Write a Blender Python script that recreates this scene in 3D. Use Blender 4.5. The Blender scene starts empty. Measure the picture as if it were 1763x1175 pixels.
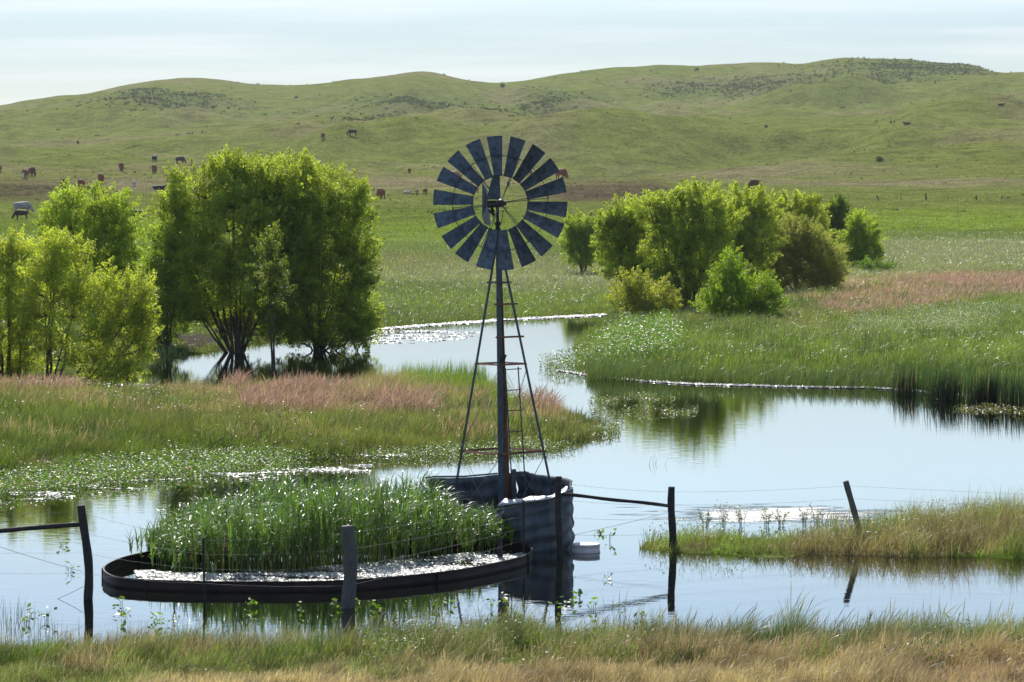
import bpy, math, numpy as np
from mathutils import Vector, Matrix
R = math.radians
sc = bpy.context.scene
rng = np.random.default_rng(11)

# ---------------------------------------------------------------- camera, sky, sun
F, H, CX, HY = 6000.0, 6.5, 881.5, 300.0      # focal length in photo pixels, eye height, centre column, horizon row
cam_d = bpy.data.cameras.new("camera"); cam = bpy.data.objects.new("camera", cam_d)
sc.collection.objects.link(cam); sc.camera = cam
cam.location = (0, 0, H); cam.rotation_euler = (R(90), 0, 0)
cam_d.sensor_width = 36; cam_d.lens = F/1763*36
cam_d.shift_y = -(587.5-HY)/1763
cam_d.clip_start = 0.5; cam_d.clip_end = 20000

SUN_EL, SUN_AZ = R(39), R(-7)                  # sun ahead of the camera, a little to the left
world = bpy.data.worlds.new("World"); sc.world = world; world.use_nodes = True
wn, wl = world.node_tree.nodes, world.node_tree.links
wn.clear()
sky = wn.new("ShaderNodeTexSky"); sky.sky_type = 'NISHITA'; sky.sun_disc = False
sky.sun_elevation = SUN_EL; sky.sun_rotation = SUN_AZ
sky.air_density = 1.0; sky.dust_density = 0.6; sky.ozone_density = 1.6; sky.altitude = 900
bg = wn.new("ShaderNodeBackground"); bg.inputs[1].default_value = 0.115
wo = wn.new("ShaderNodeOutputWorld")
tc = wn.new("ShaderNodeTexCoord"); mp = wn.new("ShaderNodeMapping"); mp.inputs['Scale'].default_value = (5, 5, 95)
nz = wn.new("ShaderNodeTexNoise"); nz.inputs['Scale'].default_value = 1.6; nz.inputs['Detail'].default_value = 7; nz.inputs['Roughness'].default_value = .55
cr = wn.new("ShaderNodeValToRGB"); cr.color_ramp.elements[0].position = .46; cr.color_ramp.elements[1].position = .68
cr.color_ramp.elements[1].color = (.45, .45, .45, 1)
mx = wn.new("ShaderNodeMixRGB"); mx.inputs[2].default_value = (7.0, 7.3, 7.4, 1)
wl.new(tc.outputs['Generated'], mp.inputs[0]); wl.new(mp.outputs[0], nz.inputs[0]); wl.new(nz.outputs[0], cr.inputs[0])
sx = wn.new("ShaderNodeSeparateXYZ"); wl.new(tc.outputs['Generated'], sx.inputs[0])     # thicker, duller air in the lowest degrees
hz = wn.new("ShaderNodeValToRGB"); hz.color_ramp.elements[0].position = .042; hz.color_ramp.elements[1].position = .09
hz.color_ramp.elements[0].color = (.45, .51, .63, 1); hz.color_ramp.elements[1].color = (1.0, 1.03, 1.07, 1)
hm = wn.new("ShaderNodeMixRGB"); hm.blend_type = 'MULTIPLY'; hm.inputs[0].default_value = 1
wl.new(sx.outputs[2], hz.inputs[0]); wl.new(hz.outputs[0], hm.inputs[2]); wl.new(sky.outputs[0], hm.inputs[1])
wl.new(cr.outputs[0], mx.inputs[0]); wl.new(hm.outputs[0], mx.inputs[1]); wl.new(mx.outputs[0], bg.inputs[0]); wl.new(bg.outputs[0], wo.inputs[0])

sun_d = bpy.data.lights.new("sun", 'SUN'); sun = bpy.data.objects.new("sun", sun_d); sc.collection.objects.link(sun)
sun_d.energy = 5.0; sun_d.angle = R(0.53); sun_d.color = (1, .95, .87)
sdir = Vector((math.sin(SUN_AZ)*math.cos(SUN_EL), math.cos(SUN_AZ)*math.cos(SUN_EL), math.sin(SUN_EL)))
sun.rotation_euler = sdir.to_track_quat('Z', 'Y').to_euler(); sun.location = (0, 40, 40)

sc.view_settings.view_transform = 'Standard'; sc.view_settings.look = 'None'
sc.view_settings.exposure = 0.33; sc.view_settings.gamma = 1.0
cy = sc.cycles
cy.max_bounces = 8; cy.diffuse_bounces = 6; cy.glossy_bounces = 3; cy.transmission_bounces = 5; cy.transparent_max_bounces = 6
cy.caustics_reflective = False; cy.caustics_refractive = False; cy.sample_clamp_indirect = 6; cy.sample_clamp_direct = 4
try: cy.use_denoising = True
except Exception: pass

# ---------------------------------------------------------------- helpers
def Wp(x, y, z=0.0):
    """point of height z that the photo shows at pixel x, y"""
    D = (H-z)*F/(y-HY); return ((x-CX)/F*D, D, z)
def Pp(x, y, D): return Vector(((x-CX)/F*D, D, H-(y-HY)/F*D))
def px_of(X, Y, Z=0.0): return CX + X/Y*F, HY + (H-Z)/Y*F

def mesh_np(name, verts, polys, cols=None, smooth=True):
    """polys: list of (N,k) int arrays"""
    me = bpy.data.meshes.new(name)
    verts = np.asarray(verts, np.float32)
    polys = [np.asarray(p, np.int32) for p in polys if len(p)]
    me.vertices.add(len(verts)); me.vertices.foreach_set("co", verts.ravel())
    nl = sum(p.size for p in polys); npoly = sum(len(p) for p in polys)
    me.loops.add(nl); me.polygons.add(npoly)
    me.loops.foreach_set("vertex_index", np.concatenate([p.ravel() for p in polys]))
    tot = np.concatenate([np.full(len(p), p.shape[1], np.int32) for p in polys])
    st = np.concatenate([[0], np.cumsum(tot)[:-1]]).astype(np.int32)
    me.polygons.foreach_set("loop_start", st)
    me.polygons.foreach_set("use_smooth", np.full(npoly, smooth))
    me.update(calc_edges=True)
    if cols is not None:
        a = me.color_attributes.new("col", 'FLOAT_COLOR', 'POINT')
        c = np.ones((len(verts), 4), np.float32); c[:, :3] = cols
        a.data.foreach_set("color", c.ravel())
    return me
def obj_of(name, me, mat=None, parent=None):
    o = bpy.data.objects.new(name, me); sc.collection.objects.link(o)
    if mat is not None and me is not None: me.materials.append(mat)
    if parent is not None: o.parent = parent
    return o
def tag(o, label=None, cat=None, group=None, kind=None):
    if label: o["label"] = label
    if cat: o["category"] = cat
    if group: o["group"] = group
    if kind: o["kind"] = kind
    return o
def empty(name, loc, rz=0.0):
    o = bpy.data.objects.new(name, None); sc.collection.objects.link(o)
    o.location = loc; o.rotation_euler = (0, 0, rz); o.empty_display_size = .2; return o

class MB:
    """collects boxes, bars, tubes and sheets for one mesh"""
    def __init__(s): s.v = []; s.f = []
    def add(s, vs, fs):
        n = len(s.v); s.v += [tuple(v) for v in vs]; s.f += [tuple(i+n for i in f) for f in fs]
    def tube(s, pts, rad, n=8, cap=True):
        pts = [Vector(p) for p in pts]; rad = rad if hasattr(rad, '__len__') else [rad]*len(pts)
        rings = []; up = None
        for i, p in enumerate(pts):
            d = (pts[min(i+1, len(pts)-1)]-pts[max(i-1, 0)]).normalized()
            if up is None: up = d.orthogonal().normalized()
            a = (up-d*up.dot(d)).normalized(); b = d.cross(a); up = a
            rings.append([p+(a*math.cos(t)+b*math.sin(t))*rad[i] for t in [2*math.pi*k/n for k in range(n)]])
        vs = [v for r in rings for v in r]; fs = []
        for i in range(len(pts)-1):
            for k in range(n): fs.append((i*n+k, i*n+(k+1) % n, (i+1)*n+(k+1) % n, (i+1)*n+k))
        if cap: fs.append(tuple(range(n))[::-1]); fs.append(tuple((len(pts)-1)*n+k for k in range(n)))
        s.add(vs, fs)
    def bar(s, a, b, w, h, upv=(0, 0, 1)):
        a, b = Vector(a), Vector(b); d = (b-a).normalized(); u = Vector(upv)
        if abs(d.dot(u)) > .98: u = Vector((0, 1, 0))
        x = d.cross(u).normalized(); z = x.cross(d)
        c = [(-1, -1), (1, -1), (1, 1), (-1, 1)]
        vs = [p+x*(w/2*i)+z*(h/2*j) for p in (a, b) for i, j in c]
        s.add(vs, [(0, 1, 2, 3), (7, 6, 5, 4), (0, 4, 5, 1), (1, 5, 6, 2), (2, 6, 7, 3), (3, 7, 4, 0)])
    def angle(s, a, b, w, t, inward):
        """angle-iron: L section from a to b, the legs opening towards `inward`"""
        a, b = Vector(a), Vector(b); d = (b-a).normalized(); i = Vector(inward); i = (i-d*i.dot(d)).normalized(); k = d.cross(i)
        p = (i+k).normalized(); q = (i-k).normalized()
        sec = [Vector((0, 0, 0)), p*w, p*w+q*t, p*t+q*t, q*w+p*t, q*w]
        vs = [e+v for e in (a, b) for v in sec]; n = 6
        s.add(vs, [(k_, (k_+1) % n, n+(k_+1) % n, n+k_) for k_ in range(n)]+[(0, 5, 4, 3, 2, 1), (6, 7, 8, 9, 10, 11)])
    def build(s, name, mat, parent=None, smooth=False, bevel=0):
        me = bpy.data.meshes.new(name); me.from_pydata(s.v, [], s.f); me.update()
        if smooth:
            me.polygons.foreach_set("use_smooth", [True]*len(me.polygons))
            try: me.set_sharp_from_angle(angle=R(45))
            except Exception: pass
        o = obj_of(name, me, mat, parent)
        if bevel:
            m = o.modifiers.new("bevel", 'BEVEL'); m.width = bevel; m.segments = 2; m.limit_method = 'ANGLE'
        return o

# value noise
_T = rng.random((256, 256)).astype(np.float64)
def vnoise(x, y):
    xi = np.floor(x).astype(int); yi = np.floor(y).astype(int); fx = x-xi; fy = y-yi
    fx = fx*fx*(3-2*fx); fy = fy*fy*(3-2*fy)
    a = _T[xi & 255, yi & 255]; b = _T[(xi+1) & 255, yi & 255]; c = _T[xi & 255, (yi+1) & 255]; d = _T[(xi+1) & 255, (yi+1) & 255]
    return (a*(1-fx)+b*fx)*(1-fy)+(c*(1-fx)+d*fx)*fy
def fbm(x, y, o=4):
    s = 0; a = .5; n = 0
    for i in range(o):
        s = s+a*vnoise(x+17.3*i, y-9.1*i); n += a; a *= .5; x = x*2.03; y = y*2.03
    return s/n-.5
def sstep(a, b, x):
    t = np.clip((x-a)/(b-a), 0, 1); return t*t*(3-2*t)

# ---------------------------------------------------------------- the land: shorelines in photo pixels at water level
def shore(pts): return np.array([Wp(x, y)[:2] for x, y in pts])
def in_poly(X, Y, P):
    r = np.zeros(X.shape, bool); n = len(P)
    for i in range(n):
        x0, y0 = P[i]; x1, y1 = P[(i+1) % n]
        if y0 == y1: continue
        c = ((y0 > Y) != (y1 > Y)) & (X < (x1-x0)*(Y-y0)/(y1-y0)+x0); r ^= c
    return r
def sdist(X, Y, P):
    d = np.full(X.shape, 1e9); n = len(P)
    for i in range(n):
        x0, y0 = P[i]; x1, y1 = P[(i+1) % n]; dx, dy = x1-x0, y1-y0; L = dx*dx+dy*dy+1e-12
        t = np.clip(((X-x0)*dx+(Y-y0)*dy)/L, 0, 1)
        d = np.minimum(d, (X-x0-t*dx)**2+(Y-y0-t*dy)**2)
    d = np.sqrt(d); return np.where(in_poly(X, Y, P), d, -d)
FORE = [(-9000, 1122), (0, 1122), (200, 1124), (420, 1126), (640, 1120), (850, 1108), (1000, 1104), (1200, 1112), (1400, 1108), (1600, 1098), (1763, 1088), (9000, 1080), (9000, 1700), (3000, 15000), (-1200, 15000), (-9000, 1700)]
ISLET = [(1098, 945), (1140, 954), (1220, 957), (1300, 958), (1400, 957), (1500, 961), (1763, 964), (2100, 966), (4000, 970), (4000, 880), (2100, 892), (1763, 893), (1640, 897), (1560, 903), (1500, 918), (1400, 932), (1300, 930), (1200, 925), (1120, 930)]
PENIN = [(-9000, 672), (-200, 674), (0, 676), (120, 682), (270, 684), (400, 682), (520, 676), (640, 678), (700, 676), (790, 674), (860, 688), (930, 704), (1000, 722), (1040, 738), (1030, 752), (960, 764), (880, 771), (790, 776), (700, 783), (600, 787), (500, 790), (400, 789), (300, 791), (200, 800), (100, 812), (0, 822), (-200, 830), (-9000, 850)]
MAIN = [(-9000, 652), (-300, 650), (0, 652), (150, 649), (235, 636), (275, 622), (330, 612), (375, 604), (440, 592), (530, 582), (600, 574), (660, 566), (760, 558), (870, 550), (960, 545), (1040, 541),
        (1050, 552), (1010, 574), (985, 596), (1000, 618), (985, 634), (1010, 644), (1080, 652), (1180, 659), (1290, 663), (1400, 664), (1500, 665), (1600, 671), (1700, 680), (1763, 688), (1900, 704), (2300, 720), (9000, 760),
        (9000, 310.0), (9000, 304), (-9000, 304), (-9000, 310)]
LANDS = [shore(p) for p in (FORE, ISLET, PENIN, MAIN)]
def land_sd(X, Y):
    s = np.full(X.shape, -1e9)
    Xw = X+fbm(X*1.1, Y*1.1, 3)*.55; Yw = Y+fbm(X*.9+50, Y*.9, 3)*1.3
    for P in LANDS: s = np.maximum(s, sdist(Xw, Yw, P))
    return s

# hills: rows of the height seen at each photo column, from near to far
UG = np.arange(-6000, 8001, 10.0)
def row(D, pts, sig):
    xs, ys = zip(*pts); y = np.interp(UG, xs, ys); k = np.arange(-int(3*sig/10)-1, int(3*sig/10)+2)*10.0
    w = np.exp(-.5*(k/sig)**2); w /= w.sum(); n = len(k)//2
    y = np.convolve(np.pad(y, n, mode='edge'), w, 'valid'); return D, H-(y-HY)/F*D
def flat(z, D): return D, np.full(len(UG), float(z))
ROWS = [flat(0, 150), flat(.1, 230), flat(.45, 310), flat(1.1, 400),
  row(480, [(-400, 352), (0, 354), (500, 350), (900, 353), (1300, 350), (1763, 345), (2200, 340)], 120),
  row(560, [(-400, 322), (0, 325), (400, 322), (800, 325), (1000, 326), (1200, 323), (1500, 318), (1763, 308), (2200, 300)], 120),
  row(700, [(-400, 290), (0, 290), (400, 283), (800, 288), (1000, 290), (1300, 292), (1500, 272), (1763, 262), (2200, 250)], 100),
  row(880, [(-400, 262), (0, 266), (200, 262), (400, 250), (600, 246), (800, 250), (1000, 240), (1250, 262), (1400, 262), (1600, 240), (1763, 232), (2200, 220)], 60),
  row(1040, [(-400, 236), (0, 248), (200, 243), (400, 230), (520, 212), (640, 213), (720, 211), (870, 211), (1000, 204), (1060, 207), (1120, 218), (1220, 246), (1330, 232), (1450, 222), (1600, 216), (1763, 210), (2200, 190)], 30),
  row(1110, [(-400, 236), (0, 252), (200, 247), (400, 236), (520, 222), (640, 224), (720, 222), (870, 221), (1000, 214), (1060, 216), (1120, 222), (1220, 232), (1330, 234), (1450, 228), (1600, 222), (1763, 214), (2200, 190)], 30),
  row(1240, [(-400, 225), (0, 228), (200, 222), (400, 212), (560, 214), (700, 206), (870, 206), (1000, 202), (1200, 214), (1330, 216), (1450, 206), (1600, 196), (1763, 186), (2200, 180)], 40),
  row(1420, [(-400, 215), (0, 215), (200, 188), (350, 190), (470, 190), (600, 180), (740, 170), (860, 196), (1000, 192), (1100, 188), (1200, 192), (1330, 180), (1450, 170), (1600, 168), (1763, 152), (2200, 150)], 40),
  row(1500, [(-400, 215), (0, 218), (200, 192), (350, 188), (470, 194), (600, 186), (740, 176), (860, 200), (1000, 192), (1100, 184), (1200, 190), (1330, 184), (1450, 176), (1600, 172), (1763, 160), (2200, 150)], 40),
  row(1620, [(-400, 205), (0, 198), (200, 166), (330, 160), (500, 170), (640, 160), (740, 148), (860, 170), (960, 160), (1100, 152), (1200, 158), (1330, 150), (1450, 136), (1600, 140), (1680, 140), (1763, 134), (2200, 125)], 25),
  row(1850, [(-400, 215), (0, 183), (100, 167), (150, 165), (210, 150), (270, 141), (330, 139), (370, 142), (420, 150), (500, 151), (560, 148), (640, 140), (700, 134), (745, 133), (800, 144), (860, 149), (900, 147), (960, 132), (1020, 124), (1100, 120), (1150, 115), (1200, 118), (1290, 110), (1340, 112), (1380, 114), (1430, 105), (1480, 102), (1550, 103), (1600, 113), (1630, 117), (1660, 115), (1690, 122), (1725, 138), (1800, 150), (2200, 170)], 12),
  row(2200, [(-400, 240), (0, 235), (900, 220), (1763, 200)], 60), flat(6, 3000), flat(6, 9000)]
RD = np.array([r[0] for r in ROWS], float); RZ = np.array([r[1] for r in ROWS])
RS = np.zeros_like(RZ); RS[1:-1] = (RZ[2:]-RZ[:-2])/(RD[2:]-RD[:-2])[:, None]
def far_z(X, Y):
    u = np.clip((CX+X/np.maximum(Y, 1)*F-UG[0])/10, 0, len(UG)-1.001); ui = u.astype(int); uf = u-ui
    D = np.clip(Y, RD[0], RD[-1]-1e-3); k = np.clip(np.searchsorted(RD, D, 'right')-1, 0, len(RD)-2)
    h = RD[k+1]-RD[k]; t = (D-RD[k])/h
    g = lambda A, kk: A[kk, ui]*(1-uf)+A[kk, ui+1]*uf
    return (2*t**3-3*t**2+1)*g(RZ, k)+(t**3-2*t**2+t)*h*g(RS, k)+(-2*t**3+3*t**2)*g(RZ, k+1)+(t**3-t**2)*h*g(RS, k+1)
def scarp_mask(X, Y):
    x = CX+X/np.maximum(Y, 1)*F
    return np.clip(sstep(935, 985, x)*(1-sstep(1120, 1180, x))+(1-sstep(70, 130, x))*sstep(-300, -200, x), 0, 1)
def terr(X, Y, sd=None):
    X = np.asarray(X, float); Y = np.asarray(Y, float)
    if sd is None:
        sd = np.full(X.shape, 60.0); m = (Y < 200) & (Y > 38)
        if m.any(): sd[m] = land_sd(X[m], Y[m])
    zb = np.where(sd > 0, np.where(Y < 50, .2, np.where(Y < 66, .13, .34))*(1-np.exp(-sd*.55)), np.maximum(sd*.5, -1.2))+np.where(sd > .3, fbm(X*.35, Y*.35)*.14, 0)
    zf = far_z(X, Y)
    amp = sstep(430, 950, Y)*(1-.78*sstep(1450, 1780, Y))*(1-.6*np.exp(-((Y-1040)/70)**2))
    zf = zf+amp*(fbm(X/70, Y/110, 3)*24+fbm(X/24+9, Y/38, 3)*7.0)+sstep(260, 500, Y)*fbm(X/16, Y/22, 3)*.7*(1-.8*sstep(1600, 1850, Y))
    yy = 506+6*fbm(X/9, Y*0, 2)*2
    zf = zf+scarp_mask(X, Y)*((Y > yy)*1.3*np.exp(-np.clip(Y-yy, 0, 999)/35)+0*Y)
    zn = np.where(Y < 41, (np.clip(41-Y, 0, 41)/41)**1.25*4.6, 0)
    return zb+zf+zn
def hit(x, y, d0=150, d1=2200):
    """first terrain point on the line of sight through photo pixel x, y"""
    D = np.arange(d0, d1, .5); X = (x-CX)/F*D; z = terr(X, D, np.full(D.shape, 60.0)); r = H-(y-HY)/F*D
    i = np.argmax(z >= r) if (z >= r).any() else len(D)-1
    return Vector((X[i], D[i], z[i]))
def gz(X, Y): return float(terr(np.array([X]), np.array([Y]))[0])

# colours of the ground cover (albedo), in zones given by photo column and row
G_ = dict(green=(.125, .18, .025), bright=(.20, .28, .03), dark=(.045, .085, .02), olive=(.22, .215, .065), tan=(.46, .38, .23), pink=(.60, .36, .31), mud=(.13, .095, .06), purple=(.25, .195, .13), pale=(.32, .33, .17), hill=(.165, .19, .044), hill2=(.205, .19, .08), hilld=(.09, .115, .038))
ZONES = [  # cx, cy, rx, ry, colour, weight
 (60, 690, 110, 14, 'pink', .7), (430, 685, 110, 12, 'pink', 1), (580, 682, 90, 16, 'pink', 1.2), (660, 700, 70, 14, 'pink', .8), (560, 725, 240, 16, 'pink', .6), (770, 728, 130, 14, 'tan', .7), (930, 715, 45, 14, 'pink', .8), (250, 735, 180, 20, 'olive', .8),
 (400, 755, 200, 16, 'olive', .9), (120, 735, 170, 22, 'green', 1.4), (700, 690, 110, 22, 'bright', 1.6), (830, 700, 110, 26, 'bright', 1.0), (980, 738, 60, 18, 'olive', .7), (640, 760, 250, 14, 'olive', .8), (100, 785, 260, 18, 'green', 1),
 (1530, 520, 130, 16, 'pink', 1.3), (1480, 535, 80, 14, 'pink', 1.2), (1650, 500, 140, 12, 'pink', 1.2), (1763, 505, 120, 14, 'pink', .8), (1720, 525, 90, 12, 'bright', 1.2), (1450, 570, 180, 14, 'olive', .8), (1300, 580, 100, 12, 'olive', .9), (1560, 580, 150, 10, 'pale', 1.0), (1700, 610, 160, 28, 'bright', .8), (1400, 615, 220, 22, 'bright', .8), (1140, 600, 120, 22, 'bright', 1), (1250, 650, 200, 14, 'green', 1.1), (1680, 665, 130, 18, 'dark', 1.6), (1500, 655, 120, 14, 'green', 1), (1240, 556, 80, 14, 'olive', .9),
 (800, 530, 250, 14, 'bright', 1.1), (700, 515, 160, 12, 'green', 1), (850, 480, 250, 16, 'pale', 1.1), (700, 465, 200, 12, 'olive', .9), (1000, 500, 160, 12, 'pale', .9), (1650, 440, 200, 18, 'pale', 1.2), (1600, 465, 160, 10, 'pale', 1.0), (1700, 415, 200, 10, 'green', 1), (1600, 385, 250, 16, 'bright', 1.1), (760, 415, 200, 22, 'bright', 1.1), (700, 375, 200, 12, 'green', .6), (240, 410, 260, 25, 'bright', .8), (100, 395, 120, 14, 'green', 1), (1350, 470, 90, 12, 'green', .6), (1450, 485, 130, 10, 'pale', .8),
 (1600, 345, 300, 8, 'hill', .7), (50, 335, 90, 8, 'mud', 2.0), (1050, 340, 90, 7, 'mud', 2.2), (1500, 322, 300, 5, 'purple', .8), (700, 325, 180, 6, 'purple', 1.0), (230, 330, 100, 6, 'purple', 1.0), (1200, 300, 260, 10, 'purple', .6)]
def zone_col(X, Y):
    X = np.asarray(X, float); Y = np.asarray(Y, float)
    z0 = np.where(Y > 300, far_z(X, Y), 0)
    x, y = CX+X/Y*F, HY+(H-z0)/Y*F
    n1 = fbm(X*.5, Y*.25, 4); n2 = fbm(X*.3+40, Y*.16, 4)
    x = x+n1*110*np.clip(120/Y, .3, 2); y = y+n2*30*np.clip(150/Y, .2, 1)
    base = np.where((Y < 300)[:, None], np.array(G_['green']), np.array(G_['hill']))
    far = sstep(300, 520, Y)[:, None]
    base = base*(1-far)+np.array(G_['hill'])*far
    acc = base*.35; w = np.full(len(X), .35)
    for cx, cyy, rx, ry, c, k in ZONES:
        q = k*np.exp(-((x-cx)/rx)**2-((y-cyy)/ry)**2); acc = acc+q[:, None]*np.array(G_[c]); w = w+q
    c = acc/w[:, None]
    # foreground: green by the water, dry towards the camera and the right
    fg = (1-sstep(50, 52, Y))
    dry = np.clip(sstep(45.35, 44.3, Y+fbm(X*.8, Y*.6)*3+.30*np.clip(-X, -3, 7))*1.0, 0, 1)
    red = np.clip(fbm(X*.5+7, Y*.9, 3)*2.4+.35+.06*X, 0, 1)
    fc = np.array([.16, .20, .045])*(1-dry)[:, None]+(np.array([.42, .33, .19])*(1-red)[:, None]+np.array([.36, .23, .15])*red[:, None])*dry[:, None]
    fc = fc*(1-sstep(.05, .2, fbm(X*.4+90, Y*.8, 3)*(dry < .5)))[:, None]+np.array([.075, .12, .035])*sstep(.05, .2, fbm(X*.4+90, Y*.8, 3)*(dry < .5))[:, None]
    c = c*(1-fg)[:, None]+fc*fg[:, None]
    # islet
    isl = ((Y > 57) & (Y < 68) & (X > 1.8))
    ik = sstep(-.1, .1, fbm(X*.7, Y*.7, 4)+.04)[:, None]; ic = ik*np.array([.17, .26, .035])+(1-ik)*np.array([.27, .225, .11])
    c = np.where(isl[:, None], ic, c)
    sm = scarp_mask(X, Y)*sstep(478, 492, Y)*(1-sstep(515, 530, Y))*np.clip(.45+2.2*fbm(X/4, Y/4, 3), 0, 1); c = c*(1-sm)[:, None]+np.array([.11, .08, .05])*sm[:, None]
    # hills: dry and scrubby patches
    hp = sstep(450, 700, Y)
    a = sstep(-.02, .16, fbm(X/38+3, Y/70, 4))*hp*.75; c = c*(1-a)[:, None]+np.array(G_['hill2'])*a[:, None]
    b = scrub_mask(X, Y)*.55; c = c*(1-b)[:, None]+np.array(G_['hilld'])*b[:, None]
    return c
SCRUB = [(640, 205, 90, 9), (620, 198, 120, 8), (700, 200, 50, 8), (930, 200, 50, 9), (300, 180, 90, 12), (250, 200, 90, 10), (1290, 150, 120, 14), (1400, 160, 100, 10), (1560, 118, 130, 12), (1650, 128, 60, 10), (1180, 150, 60, 8), (980, 170, 60, 8), (1500, 140, 120, 8), (720, 175, 90, 10), (850, 208, 60, 4), (1330, 165, 60, 8)]
def scrub_mask(X, Y):
    z0 = far_z(X, Y); x, y = CX+X/Y*F, HY+(H-z0)/Y*F; x = x+fbm(X/40, Y/60, 3)*70; y = y+fbm(X/30+5, Y/60, 3)*14; m = np.zeros(len(X))
    for cx, cyy, rx, ry in SCRUB: m = np.maximum(m, np.exp(-((x-cx)/rx)**2-((y-cyy)/ry)**2))
    return m*(Y > 900)

# ---------------------------------------------------------------- materials
def new_mat(name):
    m = bpy.data.materials.new(name); m.use_nodes = True; n = m.node_tree.nodes; l = m.node_tree.links
    return m, n, l, n["Principled BSDF"]
def mat_plain(name, col, rough=.6, metal=0, noise=.25, scale=6, bump=.0, col2=None, spec=.5, stretch=(1, 1, 1)):
    m, n, l, p = new_mat(name)
    p.inputs['Roughness'].default_value = rough; p.inputs['Metallic'].default_value = metal; p.inputs['Specular IOR Level'].default_value = spec
    t = n.new("ShaderNodeTexCoord"); mpn = n.new("ShaderNodeMapping"); mpn.inputs['Scale'].default_value = stretch
    z = n.new("ShaderNodeTexNoise"); z.inputs['Scale'].default_value = scale; z.inputs['Detail'].default_value = 8; z.inputs['Roughness'].default_value = .65
    l.new(t.outputs['Object'], mpn.inputs[0]); l.new(mpn.outputs[0], z.inputs[0])
    r = n.new("ShaderNodeValToRGB"); r.color_ramp.elements[0].position = .35; r.color_ramp.elements[1].position = .65
    c2 = col2 or tuple(c*(1+noise) for c in col); c1 = col if col2 else tuple(c*(1-noise) for c in col)
    r.color_ramp.elements[0].color = (*c1, 1); r.color_ramp.elements[1].color = (*c2, 1)
    l.new(z.outputs[0], r.inputs[0]); l.new(r.outputs[0], p.inputs['Base Color'])
    if bump:
        b = n.new("ShaderNodeBump"); b.inputs['Strength'].default_value = 1; b.inputs['Distance'].default_value = bump
        l.new(z.outputs[0], b.inputs['Height']); l.new(b.outputs[0], p.inputs['Normal'])
    return m
def mat_leaf(name, rough=.42, trans=.45, tint=(1.25, 1.35, .6), spec=.5):
    m, n, l, p = new_mat(name); a = n.new("ShaderNodeAttribute"); a.attribute_name = "col"
    p.inputs['Roughness'].default_value = rough; p.inputs['Specular IOR Level'].default_value = spec
    l.new(a.outputs['Color'], p.inputs['Base Color'])
    t = n.new("ShaderNodeBsdfTranslucent"); mu = n.new("ShaderNodeMixRGB"); mu.blend_type = 'MULTIPLY'; mu.inputs[0].default_value = 1
    mu.inputs[2].default_value = (*tint, 1); l.new(a.outputs['Color'], mu.inputs[1]); l.new(mu.outputs[0], t.inputs[0])
    x = n.new("ShaderNodeMixShader"); x.inputs[0].default_value = trans
    l.new(p.outputs[0], x.inputs[1]); l.new(t.outputs[0], x.inputs[2]); l.new(x.outputs[0], n["Material Output"].inputs[0]); return m
M = {}
M['grass'] = mat_leaf('grass blades', .42, .45, (1.25, 1.3, .85))
M['reed'] = mat_leaf('reed leaves', .30, .36, spec=1.0)
M['leaf'] = mat_leaf('willow leaves', .5, .6, (1.9, 1.78, .65))
M['weed'] = mat_leaf('pond weed leaves', .45, .45, (1.3, 1.4, .5), .5)
M['tuft'] = mat_leaf('far grass tufts', .6, .35)
M['scum'] = mat_plain('pond scum with painted glint', (.60, .60, .56), .3, noise=.3, scale=9)  # white base also stands in for sun and sky glint on the film
M['bark'] = mat_plain('willow bark', (.06, .048, .036), .9, noise=.4, scale=7, bump=.01)
M['steel'] = mat_plain('weathered galvanised steel', (.045, .058, .075), .6, .3, col2=(.08, .095, .115), scale=5, spec=.35)
M['blade'] = mat_plain('galvanised blade sheet', (.036, .055, .08), .55, .3, col2=(.095, .125, .158), scale=11, spec=.3)
M['iron'] = mat_plain('greasy dark iron', (.025, .024, .026), .6, .3, noise=.4, scale=12)
M['rust'] = mat_plain('rusted steel', (.10, .045, .027), .8, .1, col2=(.23, .09, .035), scale=7)
M['wood'] = mat_plain('weathered fence wood', (.035, .03, .028), .85, noise=.5, scale=10, bump=.012, stretch=(6, 6, .8))
M['greywood'] = mat_plain('grey split fence wood', (.075, .07, .068), .85, col2=(.15, .14, .13), scale=9, bump=.012, stretch=(7, 7, .7))
M['wire'] = mat_plain('galvanised wire', (.16, .16, .17), .5, .4)
M['sheet'] = mat_plain('weathered corrugated sheet', (.035, .047, .06), .6, .25, col2=(.115, .14, .16), scale=2.8, bump=.004, stretch=(1, 1, .35))
M['tank'] = mat_plain('dark tank steel', (.014, .011, .012), .65, .2, col2=(.048, .028, .022), scale=2.2, spec=.3)
M['tub'] = mat_plain('chalky white plastic', (.72, .66, .66), .5, noise=.08)
M['mud'] = mat_plain('wet dark mud', (.045, .032, .02), 1.0, noise=.5, scale=3, bump=.05, spec=.05)
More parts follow.
